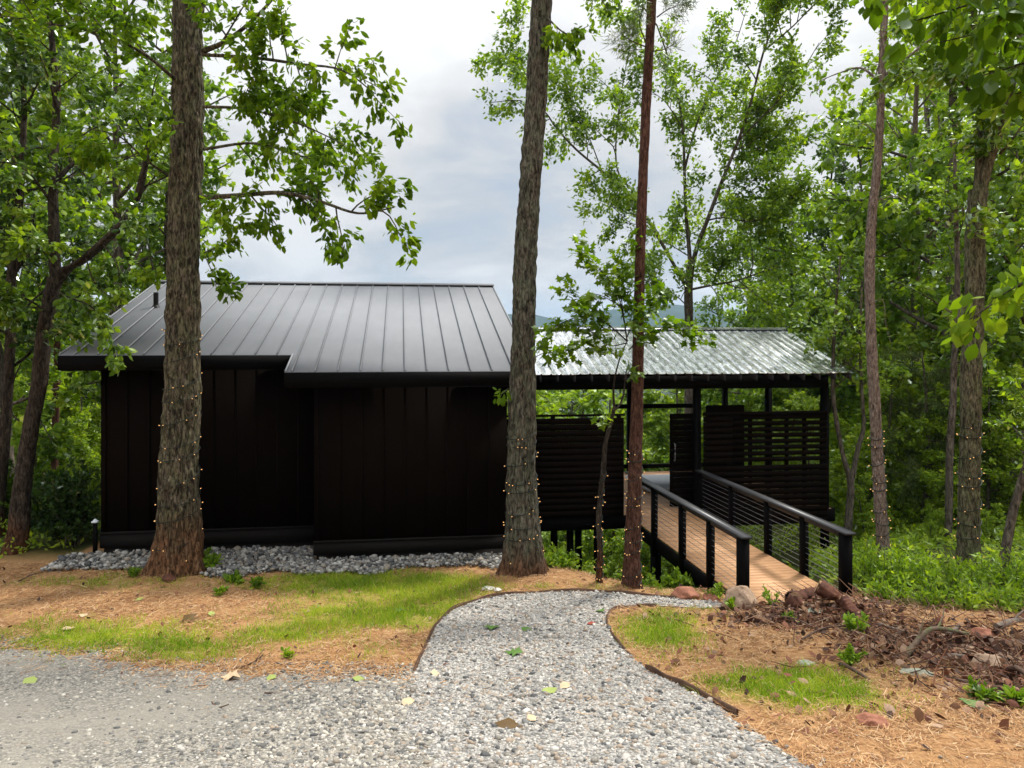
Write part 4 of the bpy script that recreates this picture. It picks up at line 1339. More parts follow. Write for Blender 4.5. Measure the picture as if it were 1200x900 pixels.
sp = [
    ([(60, 340), (85, 350), (110, 362), (128, 395), (138, 425)], [13.3, 12.9, 12.6, 12.3, 12.2], .02, .005),
    ([(55, 365), (30, 350), (0, 345), (-30, 350)], [13.3, 12.9, 12.6, 12.4], .025, .006),
    ([(52, 395), (80, 390), (105, 392)], [13.3, 13.0, 12.8], .014, .004),
    ([(60, 300), (20, 280), (-20, 285)], [13.3, 12.7, 12.3], .03, .006),
    ([(63, 240), (30, 200), (0, 190), (-40, 200)], [13.3, 12.7, 12.3, 12], .03, .006),
    ([(100, 300), (110, 330), (125, 345), (140, 350)], [13.3, 13, 12.8, 12.7], .014, .004),
]
for k, (p, r) in enumerate(limbs(T, sp, D8)):
    T.sprout(p, r, 1 if k in (0, 2, 5) else 2, .5 if k in (0, 2, 5) else 1.0, .17, .15, per_m=30, trop=-.03)
    T.twig(p[len(p) // 2:], 20)
finish_tree('forked_tree', 'dark leaning tree forking over the left end of the roof, red at its foot', T, pts[0] + np.array([0, 0, .05]), M['bark_dark'], M['leaf_oak'], .145, shape='D', droop=.35)

# --- dark slim tree at the left edge
D9 = 14.6
pts = set_base(px_line([(-4, 640), (-2, 600), (3, 540), (8, 480), (12, 400), (14, 320), (22, 240), (28, 150), (26, 20), (20, -100)], D9))
T = Tree(.008, 6)
trunk_tube(T.w, pts, [.13, .12, .11, .105, .10, .095, .08, .06, .04, .02], 26, .06, .01, 14, .2, 5, 35)
b2 = px_line([(14, 330), (24, 300), (36, 278), (40, 250)], D9); T.limb(b2, .05, .02)
b3 = px_line([(8, 470), (18, 440), (25, 425)], D9); T.limb(b3, .025, .01)
c = curve_pts(pts, 5)
T.sprout(c[18:], .07, 2, 2.0, .30, .0, per_m=22)
finish_tree('dark_tree', 'dark slim trunk at the left edge behind the leaning forked tree', T, pts[0] + np.array([0, 0, .05]), M['bark_dark'], M['leaf_dark'], .15, droop=.3)

# --- slim pinkish pine stem beside the cabin's left end
D10 = 19.0
pts = set_base(px_line([(64, 640), (64, 560), (65, 500), (67, 440), (67, 380), (68, 300), (70, 200), (70, 90)], D10))
T = Tree(.006, 6)
trunk_tube(T.w, pts, [.10, .095, .09, .085, .08, .07, .055, .02], 24, .08, .008, 18, .1, 5, 37)
c = curve_pts(pts, 5)
T.sprout(c[22:], .05, 2, 1.4, .34, .0, per_m=70)
finish_tree('pine_tree', 'slim pinkish pine stem between the leaning tree and the cabin corner', T, pts[0] + np.array([0, 0, .05]), M['bark_pine'], M['needle'], .14, crown_name='needles', width=.10, droop=.1, flat=1.0)

# --- large spreading tree behind the pavilion
D11 = 25.0
pts = set_base(px_line([(809, 560), (808, 480), (807, 420), (807, 370), (807, 340), (809, 310)], D11))
T = Tree(.010, 6); T.k = 7.0
trunk_tube(T.w, pts, [.21, .185, .165, .155, .15, .145], 34, .06, .018, 10, .2, 5, 41)
sp = [
    ([(809, 312), (807, 285), (804, 250), (802, 200), (800, 150), (790, 90), (770, 30)], None, .11, .03),
    ([(811, 312), (818, 286), (829, 258), (845, 215), (865, 165), (880, 120), (895, 60), (915, 10)], [25, 24.6, 24.2, 23.8, 23.4, 23, 22.7, 22.5], .12, .03),
    ([(804, 336), (784, 300), (759, 258), (735, 225), (705, 200), (675, 175), (652, 150), (637, 130), (610, 118), (575, 120)], [25, 24.6, 24.2, 23.8, 23.4, 23, 22.7, 22.5, 22.3, 22], .085, .015),
    ([(811, 339), (840, 333), (862, 329), (895, 318), (925, 310)], [25, 24.5, 24, 23.6, 23.2], .06, .015),
    ([(865, 165), (890, 140), (915, 115), (943, 78), (960, 50)], [23.4, 23.2, 23, 22.8, 22.6], .05, .012),
    ([(845, 215), (870, 190), (895, 170), (915, 175)], [23.8, 24.2, 24.6, 25], .045, .012),
    ([(802, 200), (815, 150), (835, 100), (860, 55), (875, 10)], [25, 25.4, 25.8, 26, 26.2], .06, .015),
    ([(705, 200), (690, 160), (672, 120), (665, 75)], [23.4, 23.6, 23.8, 24], .03, .01),
    ([(637, 130), (620, 95), (605, 60), (612, 30)], [22.5, 22.6, 22.8, 23], .025, .008),
    ([(735, 225), (722, 190), (725, 130), (735, 70), (745, 20)], [23.8, 24.2, 24.6, 25, 25.2], .05, .012),
    ([(759, 258), (740, 262), (715, 240), (700, 235)], [24.2, 23.8, 23.4, 23.2], .025, .008),
    ([(800, 150), (780, 120), (760, 105)], [25, 24.6, 24.2], .035, .01),
    ([(829, 258), (850, 255), (880, 260), (915, 250)], [24.2, 23.6, 23.2, 22.8], .045, .012),
    ([(807, 360), (790, 345), (770, 335), (750, 325)], [24.8, 24.2, 23.8, 23.4], .03, .01),
    ([(807, 300), (780, 285), (765, 290)], [25, 25.6, 26.2], .03, .01),
    ([(895, 60), (930, 30), (960, 0), (990, -20)], [22.7, 22.4, 22.2, 22], .04, .012),
    ([(770, 30), (730, -20), (690, -40)], [25, 24.6, 24.2], .04, .012),
]
ls = limbs(T, sp, D11)
DENS = {0: (.9, .75), 1: (1.1, .55), 2: (.9, .6), 3: (1.6, .45), 4: (1.3, .5), 5: (1.7, .42), 6: (1.2, .6), 7: (1.0, .5), 8: (1.1, .45), 9: (1.2, .6), 10: (.9, .45), 11: (1.3, .55), 12: (1.7, .42), 13: (1.3, .45), 14: (1.3, .5), 15: (1.6, .5), 16: (1.5, .6)}
for k, (p, r) in enumerate(ls):
    ln, spc = DENS[k]
    T.sprout(p, r, 2, ln * 1.75, spc * .8, .22, per_m=13, trop=.02, wob=.2)
finish_tree('spreading_tree', 'wide open crowned tree with bare forking limbs behind the pavilion roof', T, pts[0] + np.array([0, 0, .05]), M['bark_far'], M['leaf_mid'], .165, droop=.3, jitter=.12)

# --- pale forked trunk behind the right screen
def small_forked(pts_px, d, rad, label, name='forked_tree', bark='bark_far', extra=(), crown_from=6, ln=1.6, leaf='leaf_mid', size=.14, spc=.35):
    pts = set_base(px_line(pts_px, d)); T = Tree(.006, 6)
    trunk_tube(T.w, pts, rad, 22, .08, .008, 14, .15, 5, int(d * 10) % 50)
    c = curve_pts(pts, 5)
    T.sprout(c[crown_from * 5:], rad[-2], 2, ln, spc, .0, per_m=20)
    for e, r0 in extra:
        p = curve_pts(px_line(e, d), 5); T.limb(p, r0, r0 * .4, 10); T.sprout(p[len(p) // 2:], r0 * .6, 2, ln, spc, .1, per_m=20)
    return finish_tree(name, label, T, pts[0] + np.array([0, 0, .05]), M[bark], M[leaf], size, droop=.35)


small_forked([(993, 700), (993, 640), (995, 600), (997, 567), (988, 533), (980, 493), (976, 455), (978, 380), (985, 300)], 17.0, [.10, .09, .085, .08, .06, .055, .05, .04, .02], 'pale forked trunk close behind the right corner post of the pavilion', extra=[([(997, 570), (1005, 527), (1012, 500), (1010, 460), (1008, 400), (1010, 330)], .065)], crown_from=6)
small_forked([(1110, 690), (1110, 667), (1112, 600), (1113, 533), (1117, 467), (1118, 427), (1122, 340), (1120, 240), (1118, 150)], 16.0, [.09, .085, .08, .078, .075, .07, .06, .05, .02], 'thin straight grey trunk just left of the mossy forked oak', 'slender_tree', crown_from=5)

# --- forest behind: prototypes copied with their parts
def forest_proto(kind):
    T = Tree(.012, 5); T.k = 3.4 if kind != 'under' else 4.5
    H = {'tall': 15.0, 'broad': 13.0, 'under': 6.0}[kind]
    t0 = {'tall': .30, 'broad': .22, 'under': .05}[kind]
    d = np.array([RNG.normal(0, .05), RNG.normal(0, .05), 1.0])
    tr = T.wander((0, 0, -.3), d, H, 12, .035, .05)
    r0 = {'tall': .20, 'broad': .22, 'under': .06}[kind]
    T.w.tube(curve_pts(tr, 3), np.linspace(r0, .02, 12 * 3 + 1), 9, False)
    if kind == 'under':
        T.sprout(tr, r0, 2, 2.3, .30, t0, (.8, 1.4), per_m=24, trop=.02, shrink=.5)
    else:
        T.sprout(tr, r0, 3, 4.4 if kind == 'broad' else 3.3, .62, t0, (.7, 1.35), per_m=14, trop=.03, shrink=.48)
    return T, H


PROTO = {}
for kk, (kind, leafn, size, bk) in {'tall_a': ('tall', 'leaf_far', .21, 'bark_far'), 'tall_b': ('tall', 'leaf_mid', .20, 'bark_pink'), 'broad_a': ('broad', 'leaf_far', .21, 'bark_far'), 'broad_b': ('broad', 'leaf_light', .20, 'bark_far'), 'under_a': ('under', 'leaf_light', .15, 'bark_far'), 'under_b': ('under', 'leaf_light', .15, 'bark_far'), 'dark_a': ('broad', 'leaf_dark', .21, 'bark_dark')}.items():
    T, H = forest_proto(kind)
    gl, n = T.leaf_geo(size, 'S', .06, droop=.3)
    w = T.w.build('trunk', M[bk], None, True); c = gl.build('crown', M[leafn])
    PROTO[kk] = (w, c, H, [False])
    print('proto', kk, n)


def forest(kk, px, d, ytop, name, label, group=None, wide=1.0):
    w, c, H, used = PROTO[kk]
    x = (px - CX) / FPX * d
    zb = gz(x, d)
    h = (CY - ytop) / FPX * d - zb
    root = thing(name, label, 'tree', (x, d, zb), group)
    s = h / H
    root.scale = (s * wide, s * wide, s); root.rotation_euler = (0, 0, RNG.uniform(0, 6.28))
    if used[0]:
        w = w.copy(); c = c.copy(); COL.objects.link(w); COL.objects.link(c)
    used[0] = True
    w.parent = root; c.parent = root
    return root


GR = 'forest trees on the slope right of the pavilion'
GL_ = 'forest trees on the slope left of the cabin'
GB = 'trees on the slope below the pavilion deck'
LR = 'tall leafy forest tree in the dense wood right of the pavilion'
LU = 'low leafy understorey tree among the trunks right of the pavilion'
LL = 'tall leafy forest tree in the wood at the left of the cabin'
LB = 'bright leafy tree on the slope seen beneath and through the pavilion'
for a_ in [('tall_a', 1180, 19, -120), ('broad_a', 1100, 23, -60), ('tall_b', 1066, 27, -30), ('broad_a', 1005, 31, 175), ('tall_a', 955, 29, 195), ('broad_a', 905, 34, 262), ('broad_b', 1150, 33, -20), ('tall_b', 1235, 24, -80), ('broad_b', 1058, 40, 110), ('broad_a', 872, 38, 290), ('tall_b', 1280, 30, -60), ('dark_a', 975, 38, 210), ('tall_a', 1120, 28, 60), ('broad_a', 930, 30, 250), ('tall_a', 1210, 36, 0), ('broad_a', 940, 44, 270), ('broad_b', 1010, 50, 230), ('broad_a', 840, 46, 335), ('dark_a', 1260, 46, 20), ('dark_a', 900, 56, 300), ('broad_a', 1330, 34, -40), ('dark_a', 1380, 26, -60)]:
    forest(*a_, 'forest_tree', LR, GR, .95)
for a_ in [('under_a', 1015, 20, 430), ('under_b', 1080, 18.5, 500), ('under_a', 1155, 17.5, 440), ('under_b', 1200, 21, 380), ('under_a', 960, 24, 470), ('under_b', 1050, 23, 400), ('under_a', 1110, 22, 360), ('under_b', 1170, 26, 330), ('under_a', 1000, 27, 380), ('under_a', 1230, 17, 470), ('under_b', 925, 30, 420), ('under_a', 1060, 29, 330), ('under_b', 1130, 30, 300), ('under_a', 1015, 17.5, 560), ('under_b', 1090, 16.0, 590), ('under_a', 1160, 15.2, 600), ('under_a', 1240, 26, 330), ('under_b', 985, 36, 360), ('under_a', 1090, 36, 330), ('under_a', 1280, 20, 400), ('under_b', 1200, 32, 380)]:
    forest(*a_, 'understory_tree', LU, GR + ', low storey', 1.15)
for a_ in [('tall_a', 20, 18, -60), ('broad_a', -40, 16, -80), ('broad_a', 142, 24, -30), ('tall_b', 160, 27, 90), ('broad_b', -12, 31, 40), ('broad_a', -20, 28, 0), ('dark_a', -160, 30, -40), ('tall_a', 206, 27, -10), ('dark_a', -240, 24, -40)]:
    forest(*a_, 'forest_tree', LL, GL_, .95)
for a_ in [('under_b', 85, 22, 455), ('under_a', 30, 20, 450), ('under_b', 105, 28, 410), ('under_b', 60, 32, 400), ('under_a', 0, 26, 380), ('under_b', 120, 38, 430), ('under_a', -40, 20, 420), ('under_b', 95, 18.5, 520), ('under_b', 75, 17.0, 545), ('under_b', 108, 16.8, 560), ('under_b', 50, 24, 440), ('under_b', 115, 24, 470), ('under_b', 30, 46, 400), ('under_b', 90, 50, 420)]:
    forest(*a_, 'understory_tree', 'low bright leafy tree in the gap left of the cabin corner', GL_ + ', low storey', 1.2)
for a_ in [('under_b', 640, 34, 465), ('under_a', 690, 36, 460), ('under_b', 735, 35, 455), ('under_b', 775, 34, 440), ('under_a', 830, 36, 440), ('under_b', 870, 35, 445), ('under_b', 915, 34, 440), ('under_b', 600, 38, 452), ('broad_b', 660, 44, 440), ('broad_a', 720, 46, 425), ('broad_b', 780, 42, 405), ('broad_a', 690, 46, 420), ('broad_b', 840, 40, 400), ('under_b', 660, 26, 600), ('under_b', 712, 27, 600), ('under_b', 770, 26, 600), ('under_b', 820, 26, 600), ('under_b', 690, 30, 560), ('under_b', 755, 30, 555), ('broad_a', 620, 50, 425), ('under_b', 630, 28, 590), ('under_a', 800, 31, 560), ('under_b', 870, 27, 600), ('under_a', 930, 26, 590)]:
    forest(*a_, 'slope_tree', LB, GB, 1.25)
for kk, (w, c, H, used) in PROTO.items():
    if not used[0]:
        bpy.data.objects.remove(w); bpy.data.objects.remove(c)

# far woods down the valley as one mass
g = Geo()
n = 2600
x = RNG.uniform(-260, 260, n); y = RNG.uniform(60, 420, n)
k = np.abs(x) < y * .95; x, y = x[k], y[k]; z = ground_z(x, y); n = len(x)
for q in range(n):
    m_ = 34
    r_ = RNG.uniform(2.5, 4.5); hgt = RNG.uniform(4, 9)
    zt = min(z[q] + hgt, y[q] * .022 - 1)
    pp = RNG.normal(0, 1, (m_, 3)); pp = unit(pp) * RNG.uniform(.55, 1, (m_, 1)) * np.array([r_, r_, r_ * .8])
    leaves(g, np.array([x[q], y[q], zt - r_]) + pp, unit(pp), 2.1, 'S', .2, .6)
tag(g.build('valley_woods', M['leaf_far']), 'unbroken green woods filling the valley below', 'woods', kind='stuff')
# ------------------------------------------------------------------ shrubs and small plants
def shrub(name, label, px, py, d, w_, h_, leafm, size, n_stem=14, group=None, shape='S', per_m=34, z=None, width=1.0):
    b = at(px, py, d); b[2] = gz(b[0], b[1])
    T = Tree(.004, 5)
    for _ in range(n_stem):
        a = RNG.uniform(0, 6.28); lean = RNG.uniform(.05, 1.0)
        dd = unit(np.array([math.cos(a) * lean * w_ / h_, math.sin(a) * lean * w_ / h_, 1.0]))
        p = T.wander(b + np.array([math.cos(a), math.sin(a), 0]) * RNG.uniform(0, .25) * w_ - (0, 0, .05), dd, h_ * RNG.uniform(.6, 1.1), 6, .12, .02)
        T.limb(p, .008 * max(1, h_), .003)
        T.sprout(p, .008, 1, .34 * h_, .13 * h_, .15, (.5, 1.1), per_m=per_m); T.twig(p[2:], per_m * .7)
    root = thing(name, label, 'shrub', b, group)
    T.w.build('stems', M['bark_far'], root, True, b)
    gl, n = T.leaf_geo(size, shape, .02, droop=-.05, flat=.6, width=width)
    gl.build('foliage', M[leafm], root, False, b)
    return root


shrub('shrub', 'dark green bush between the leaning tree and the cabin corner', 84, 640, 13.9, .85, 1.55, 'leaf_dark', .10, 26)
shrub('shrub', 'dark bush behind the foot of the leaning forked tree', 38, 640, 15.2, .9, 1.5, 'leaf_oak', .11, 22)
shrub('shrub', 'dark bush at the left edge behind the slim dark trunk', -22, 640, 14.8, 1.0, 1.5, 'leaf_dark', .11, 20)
GS = 'bright shrubs along the edge of the wood at the right'
LS = 'bright yellow green shrub in the bank beneath the trunks at the right'
for px, d, w_, h_ in ((1018, 11.5, .5, .62), (1052, 11.1, .55, .75), (1080, 11.4, .6, .8), (1108, 10.9, .6, .68), (1135, 11.2, .6, .72), (1162, 10.6, .6, .62), (1190, 10.9, .6, .70), (1222, 10.5, .6, .7), (1250, 10.9, .6, .7), (1100, 11.9, .6, .8), (1060, 12.0, .6, .8), (1150, 11.9, .6, .75), (1008, 12.2, .5, .6), (1195, 11.8, .6, .8), (1040, 10.6, .45, .48), (1090, 10.3, .45, .45), (1135, 10.1, .45, .42), (1180, 9.9, .45, .45), (1225, 9.8, .5, .45)):
    shrub('shrub', LS, px, 700, d, w_, h_ * RNG.uniform(.6, 1.2), ('leaf_shrub', 'leaf_light')[int(px) % 2], .095, 14, GS, per_m=17, width=.6)
for px, d, h_, lab in ((652, 13.0, .42, 'low bright shrub under the solid screen beside the leaning oak'), (768, 13.0, .45, 'bright shrub under the far end of the footbridge'), (806, 12.6, .45, 'small bright shrub under the middle of the footbridge')):
    shrub('shrub', lab, px, 690, d, .6, h_, 'leaf_shrub', .085, 14, per_m=38)
# low growth on the woodland floor
g = Geo(); gs = Geo()
x = RNG.uniform(-22, 26, 9000); y = RNG.uniform(10.5, 34, 9000); z = ground_z(x, y)
aa_ = x * CT + y * ST; bb_ = -x * ST + y * CT
gr, lt, wd = zones(x, y, z)
k = (np.abs(x) < y * .95) & (wd > .55) & ~((aa_ > -6.4) & (aa_ < 2.3) & (bb_ > 12) & (bb_ < 25)) & ~((aa_ > 2) & (aa_ < 11) & (bb_ > 15.4) & (bb_ < 21.6)) & ~((aa_ > 5.1) & (aa_ < 7.3) & (bb_ < 15.8))
P_ = np.stack([x, y, z], 1)[k]; n = len(P_); m_ = 16
hh = RNG.uniform(.12, .55, n) * (.6 + .8 * vnoise(P_[:, 0] * .5, P_[:, 1] * .5, 71))
rr2 = RNG.uniform(.12, .4, n)
C_ = np.repeat(P_, m_, 0); a_ = RNG.uniform(0, 6.28, n * m_); q_ = np.sqrt(RNG.uniform(0, 1, n * m_)) * np.repeat(rr2, m_)
C_ = C_ + np.stack([np.cos(a_) * q_, np.sin(a_) * q_, RNG.uniform(.1, 1, n * m_) * np.repeat(hh, m_)], 1)
leaves(g, C_, np.stack([np.cos(a_), np.sin(a_), 0 * a_ + .5], 1), .13, 'S', 0, .5, .8)
tag(g.build('undergrowth', M['leaf_light']), 'bright low growth covering the floor of the wood', 'undergrowth', kind='stuff')
# hemlock with soft olive sprays
b = at(1085, 650, 19.0); b[2] = gz(b[0], b[1])
T = Tree(.006, 5)
tr = T.wander(b - (0, 0, .1), (0, 0, 1), 5.2, 10, .02, .1); T.limb(tr, .08, .02, 8)
T.sprout(tr, .05, 2, 2.0, .17, .12, (1.2, 1.55), .05, -.03, per_m=110, shrink=.42)
finish_tree('hemlock_tree', 'soft olive evergreen with flat feathery sprays between the two lit trunks at the right', T, b, M['bark_far'], M['needle'], .10, crown_name='needles', width=.35, droop=.15, flat=.3)


def weed(label, px, py, h_, leafm='leaf_shrub', size=.07, n=7, name='seedling'):
    b = on_ground(px, py); T = Tree(.001, 4)
    for _ in range(n):
        a = RNG.uniform(0, 6.28); dd = unit(np.array([math.cos(a) * .6, math.sin(a) * .6, 1]))
        p = T.wander(b, dd, h_ * RNG.uniform(.6, 1.1), 4, .15, -.03); T.limb(p, .003, .0015); T.twig(p, 60)
    root = thing(name, label, 'plant', b)
    T.w.build('stem', M['leaf_dark'], root, True, b)
    gl, _n = T.leaf_geo(size, 'D', .01, droop=0, flat=.4); gl.build('leaves', M[leafm], root, False, b)


weed('low green seedlings sprouting at the left foot of the scarred oak', 203, 668, .16, 'leaf_mid', .08)
weed('bright leafy sprout at the right foot of the scarred oak', 247, 668, .22, 'leaf_shrub', .11, 9)
weed('yellow green fern like clump against the base of the scarred oak', 234, 664, .34, 'leaf_shrub', .06, 12)
weed('broad leaved seedling in the straw right of the scarred oak', 275, 684, .12, 'leaf_mid', .12)
weed('upright seedling on the straw farther right of the scarred oak', 301, 690, .15, 'leaf_mid', .11, 4)
weed('small bright sprig in front of the scarred oak', 258, 698, .10, 'leaf_shrub', .08)
weed('low green weed on the straw left of the scarred oak', 155, 676, .16, 'leaf_mid', .07)
weed('single tuft of tall grass at the end of the straw by the driveway', 338, 772, .13, 'grass', .05, 6)
weed('small leafy sprout standing in front of the brown stick at the right', 997, 782, .20, 'leaf_shrub', .06)
weed('yellow green sprig among the dead leaves behind the log pile', 1003, 742, .22, 'leaf_shrub', .08)
weed('bright sprig in the lower right corner of the litter', 1192, 828, .16, 'leaf_shrub', .10)
weed('green sprig low in the dead leaves near the right edge', 1150, 822, .16, 'leaf_mid', .07)
weed('mossy green sprig growing on the trunk foot of the leaning oak', 628, 668, .3, 'leaf_mid', .07)
weed('thin weeds growing beside the tan boulder at the bridge', 838, 704, .28, 'leaf_shrub', .06)
weed('bare weed stalks in front of the near end of the footbridge', 905, 712, .30, 'leaf_shrub', .05, 4)
weed('low green weed before the log pile', 858, 715, .16, 'leaf_shrub', .06)
weed('low green sprig in the straw before the debris heap', 925, 728, .12, 'leaf_mid', .06)


# ------------------------------------------------------------------ rocks, logs, sticks, fallen leaves
def rock(label, px, py, sx, sy, sz, m_, name='rock', cat='rock', seed=0, rot=0.0, lift=0.0):
    b = on_ground(px, py)
    import bmesh
    bm = bmesh.new(); bmesh.ops.create_icosphere(bm, subdivisions=4, radius=1)
    for v in bm.verts:
        p = v.co.copy()
        n_ = mnoise.noise(p * 1.3 + Vector((seed * 3.7, 0, 0))) * .35 + mnoise.noise(p * 3.1 + Vector((0, seed * 2.3, 0))) * .14 + mnoise.noise(p * 8 + Vector((seed, seed, 0))) * .05
        q = p * (1 + n_)
        # broken flat faces
        for fdir, lim in ((Vector((.6, -.5, .6)).normalized(), .72), (Vector((-.7, -.3, .5)).normalized(), .74), (Vector((.1, .2, 1)).normalized(), .85)):
            e = q.dot(fdir) - lim
            if e > 0: q -= fdir * e * .85
        v.co = Vector((q.x * sx, q.y * sy, q.z * sz))
    me = bpy.data.meshes.new(name); bm.to_mesh(me); bm.free()
    me.materials.append(M[m_])
    for f_ in me.polygons: f_.use_smooth = seed % 2 == 0
    o = bpy.data.objects.new(name, me); COL.objects.link(o)
    o.location = (b[0], b[1], b[2] + sz * .45 + lift); o.rotation_euler = (0, 0, rot)
    return tag(o, label, cat)


rock('tan angular boulder at the foot of the left bridge post', 868, 713, .26, .19, .25, 'rock_tan', seed=3, rot=.3)
rock('large red rock left of the tan boulder by the bridge', 803, 701, .20, .15, .13, 'rock_red', seed=4, rot=.2)
rock('small red rock touching the large red rock by the bridge', 833, 704, .15, .12, .085, 'rock_red', seed=6, rot=1.0)
rock('flat pale rock on the straw beside the leaning oak', 572, 691, .11, .06, .035, 'rock_pale', seed=5, rot=-.2)
rock('smallest pale stone between the leaning oak and the path', 583, 693, .07, .05, .04, 'rock_pale', seed=8)
rock('flat grey stone lying in front of the log pile', 954, 717, .13, .08, .03, 'rock_grey', seed=7)
rock('long grey green stone lying in the straw left of the mossy branches', 1075, 791, .16, .06, .045, 'rock_grey', seed=9, rot=-.35)
rock('red brown lump of soil on the straw in the near right', 1022, 850, .12, .08, .06, 'rock_red', name='clod', cat='soil clod', seed=10, rot=-.2)
rock('flat pale stone in the straw behind the grass patch', 945, 778, .10, .06, .02, 'rock_grey', seed=11)
rock('dark red stone at the foot of the scarred oak', 197, 681, .12, .08, .08, 'log', seed=12)
rock('pinkish rock half buried in dead leaves by the branches', 1152, 748, .14, .10, .09, 'rock_red', seed=13)
rock('broad tan rock under the tangle of branches at the right edge', 1160, 782, .18, .12, .10, 'rock_tan', seed=14)
rock('yellowish stone in the gravel by the straight edging board', 760, 823, .05, .04, .03, 'rock_tan', seed=15)


def log(label, p0, p1, r0, m_='log', name='log', h0=.0, h1=.0, sides=30, bend=.0, twigs=0, cat=None):
    a_ = on_ground(*p0); b_ = on_ground(*p1)
    a_[2] += r0 * .75 + h0; b_[2] += r0 * .6 + h1
    mid = (a_ + b_) / 2 + RNG.normal(0, 1, 3) * bend * np.linalg.norm(b_ - a_)
    mid[2] = max(mid[2], gz(mid[0], mid[1]) + r0 * .6)
    pts = curve_pts([a_, mid, b_], 12 if name == 'log' else 6)
    root = thing(name, label, cat or name.replace('_', ' '), (a_[0], a_[1], a_[2] - r0))
    o_ = np.array(root.location)
    g = Geo(); n = len(pts)
    rr = np.linspace(r0, r0 * .7, n) * RNG.uniform(.88, 1.12, n)
    g.tube(pts, rr, sides, name != 'log')
    v = g.v[0]
    if name == 'log':
        for i_ in range(len(v)):
            c_ = pts[i_ // sides] if i_ < n * sides else pts[-1]
            dv = v[i_] - c_; q_ = Vector(dv / r0) * 1.6 + Vector((i_ // sides * .12, r0 * 40, 0))
            v[i_] = c_ + dv * (1 + .38 * mnoise.noise(q_) + .2 * abs(mnoise.noise(q_ * 3.1)) - .08 * (i_ % 2))
    else:
        v += RNG.normal(0, r0 * .07, v.shape)
    for _ in range(twigs):
        i = RNG.integers(3, n - 1); dd = unit(unit(pts[i] - pts[i - 1]) + RNG.normal(0, .5, 3) + np.array([0, 0, .35]))
        T = Tree(); q = T.wander(pts[i], dd, RNG.uniform(.15, .45), 5, .12, 0); g.tube(q, np.linspace(r0 * .45, r0 * .12, 6), 6)
    g.build('bark' if name == 'log' else 'wood', M[m_], root, name != 'log', o_)
    if name == 'log':
        for c_, nb_, r_ in ((pts[0], pts[1], rr[0]), (pts[-1], pts[-2], rr[-1])):
            d_ = unit(c_ - nb_); g2 = Geo(); g2.tube([c_ - d_ * .02, c_ + d_ * .004], r_ * .93, sides); g2.build('cut_end', M['log_end'], root, True, o_)
    return root


log('rotting log with its pale end facing left on top of the debris heap', (932, 713), (965, 703), .13, h0=.02, h1=.02)
log('dark red log lying across the rear of the debris heap', (958, 706), (995, 712), .095, h0=.16, h1=.0)
log('short chunk of rotting log left of the pale ended log', (927, 712), (944, 716), .11, h0=.0, h1=.0)
log('split dark log leaning at the right of the debris heap', (985, 716), (1005, 726), .085, h0=.10)
for k, (p0, p1, r_, mm, lab, tw) in enumerate([
    ((1062, 772), (1135, 748), .045, 'branch_moss', 'thick mossy branch lying across the middle of the litter', 2),
    ((1110, 748), (1124, 738), .04, 'branch_grey', 'short grey broken stub standing up from the mossy branch', 0),
    ((1090, 782), (1140, 757), .035, 'branch_brown', 'dark branch lying just below the mossy one', 2),
    ((1168, 740), (1240, 728), .06, 'branch_grey', 'thick bare grey branch at the right edge below the shrubs', 1),
    ((1160, 752), (1215, 815), .045, 'branch_brown', 'dark forked branch slanting down the right edge', 3),
    ((1180, 790), (1245, 835), .045, 'branch_brown', 'dark heavy stick in the lower right litter', 2),
    ((1030, 735), (1085, 752), .03, 'branch_grey', 'pale stick behind the mossy branch by the shrubs', 1),
    ((1000, 768), (1060, 778), .018, 'branch_brown', 'thin brown stick at the near edge of the litter', 2),
    ((985, 782), (1018, 800), .03, 'branch_brown', 'short dark stick poking from the straw beside the leafy sprout', 0),
    ((900, 726), (960, 742), .02, 'branch_brown', 'thin stick in the bark scraps before the log pile', 1),
    ((940, 752), (1000, 738), .02, 'branch_brown', 'thin dark stick between the log pile and the straw', 2),
    ((1020, 752), (1090, 764), .022, 'branch_grey', 'pale thin stick crossing the litter left of the mossy branch', 1),
    ((1120, 800), (1190, 815), .022, 'branch_brown', 'brown stick lying in the red leaves near the right edge', 1),
    ((1105, 772), (1150, 780), .03, 'branch_grey', 'grey stick under the dark forked branch', 0),
    ((22, 683), (50, 672), .016, 'branch_brown', 'thin dark stick on the grass at the far left', 1),
    ((277, 786), (308, 774), .014, 'branch_brown', 'small twig on the bare ground by the driveway edge', 2),
    ((310, 815), (365, 808), .010, 'branch_brown', 'thin twig lying on the driveway gravel', 2),
    ((248, 826), (268, 834), .010, 'branch_brown', 'tiny twig on the driveway left of the longer twig', 0),
]):
    log(lab, p0, p1, r_ * .75, mm, 'fallen_branch', sides=8, bend=.07, twigs=tw, h0=.02, h1=.06 * RNG.uniform(0, 1), cat='branch')


def fallen(label, px, py, size, m_, shape='D', lift=.035, group=None):
    b = on_ground(px, py) + np.array([0, 0, lift])
    T, F = {'D': (LEAF_D, LEAF_DF), 'O': (LOBE, LOBE_F)}[shape]
    v = T * (size := size * 1.3); v = v - np.array([size / 2, 0, 0]); a = RNG.uniform(0, 6.28)
    v[:, 2] += .5 * v[:, 1] ** 2 / size + .16 * v[:, 0] + RNG.normal(0, .012 * size * 5, len(v))
    v[:, 1] *= 1.35
    R_ = np.array([[math.cos(a), -math.sin(a), 0], [math.sin(a), math.cos(a), 0], [0, 0, 1]])
    g = Geo(); g.add(v @ R_.T, F); g.add(v @ R_.T - np.array([0, 0, .0015]), F[:, ::-1])
    o = g.build('fallen_leaf', M[m_]); o.location = tuple(b)
    return tag(o, label, 'leaf')


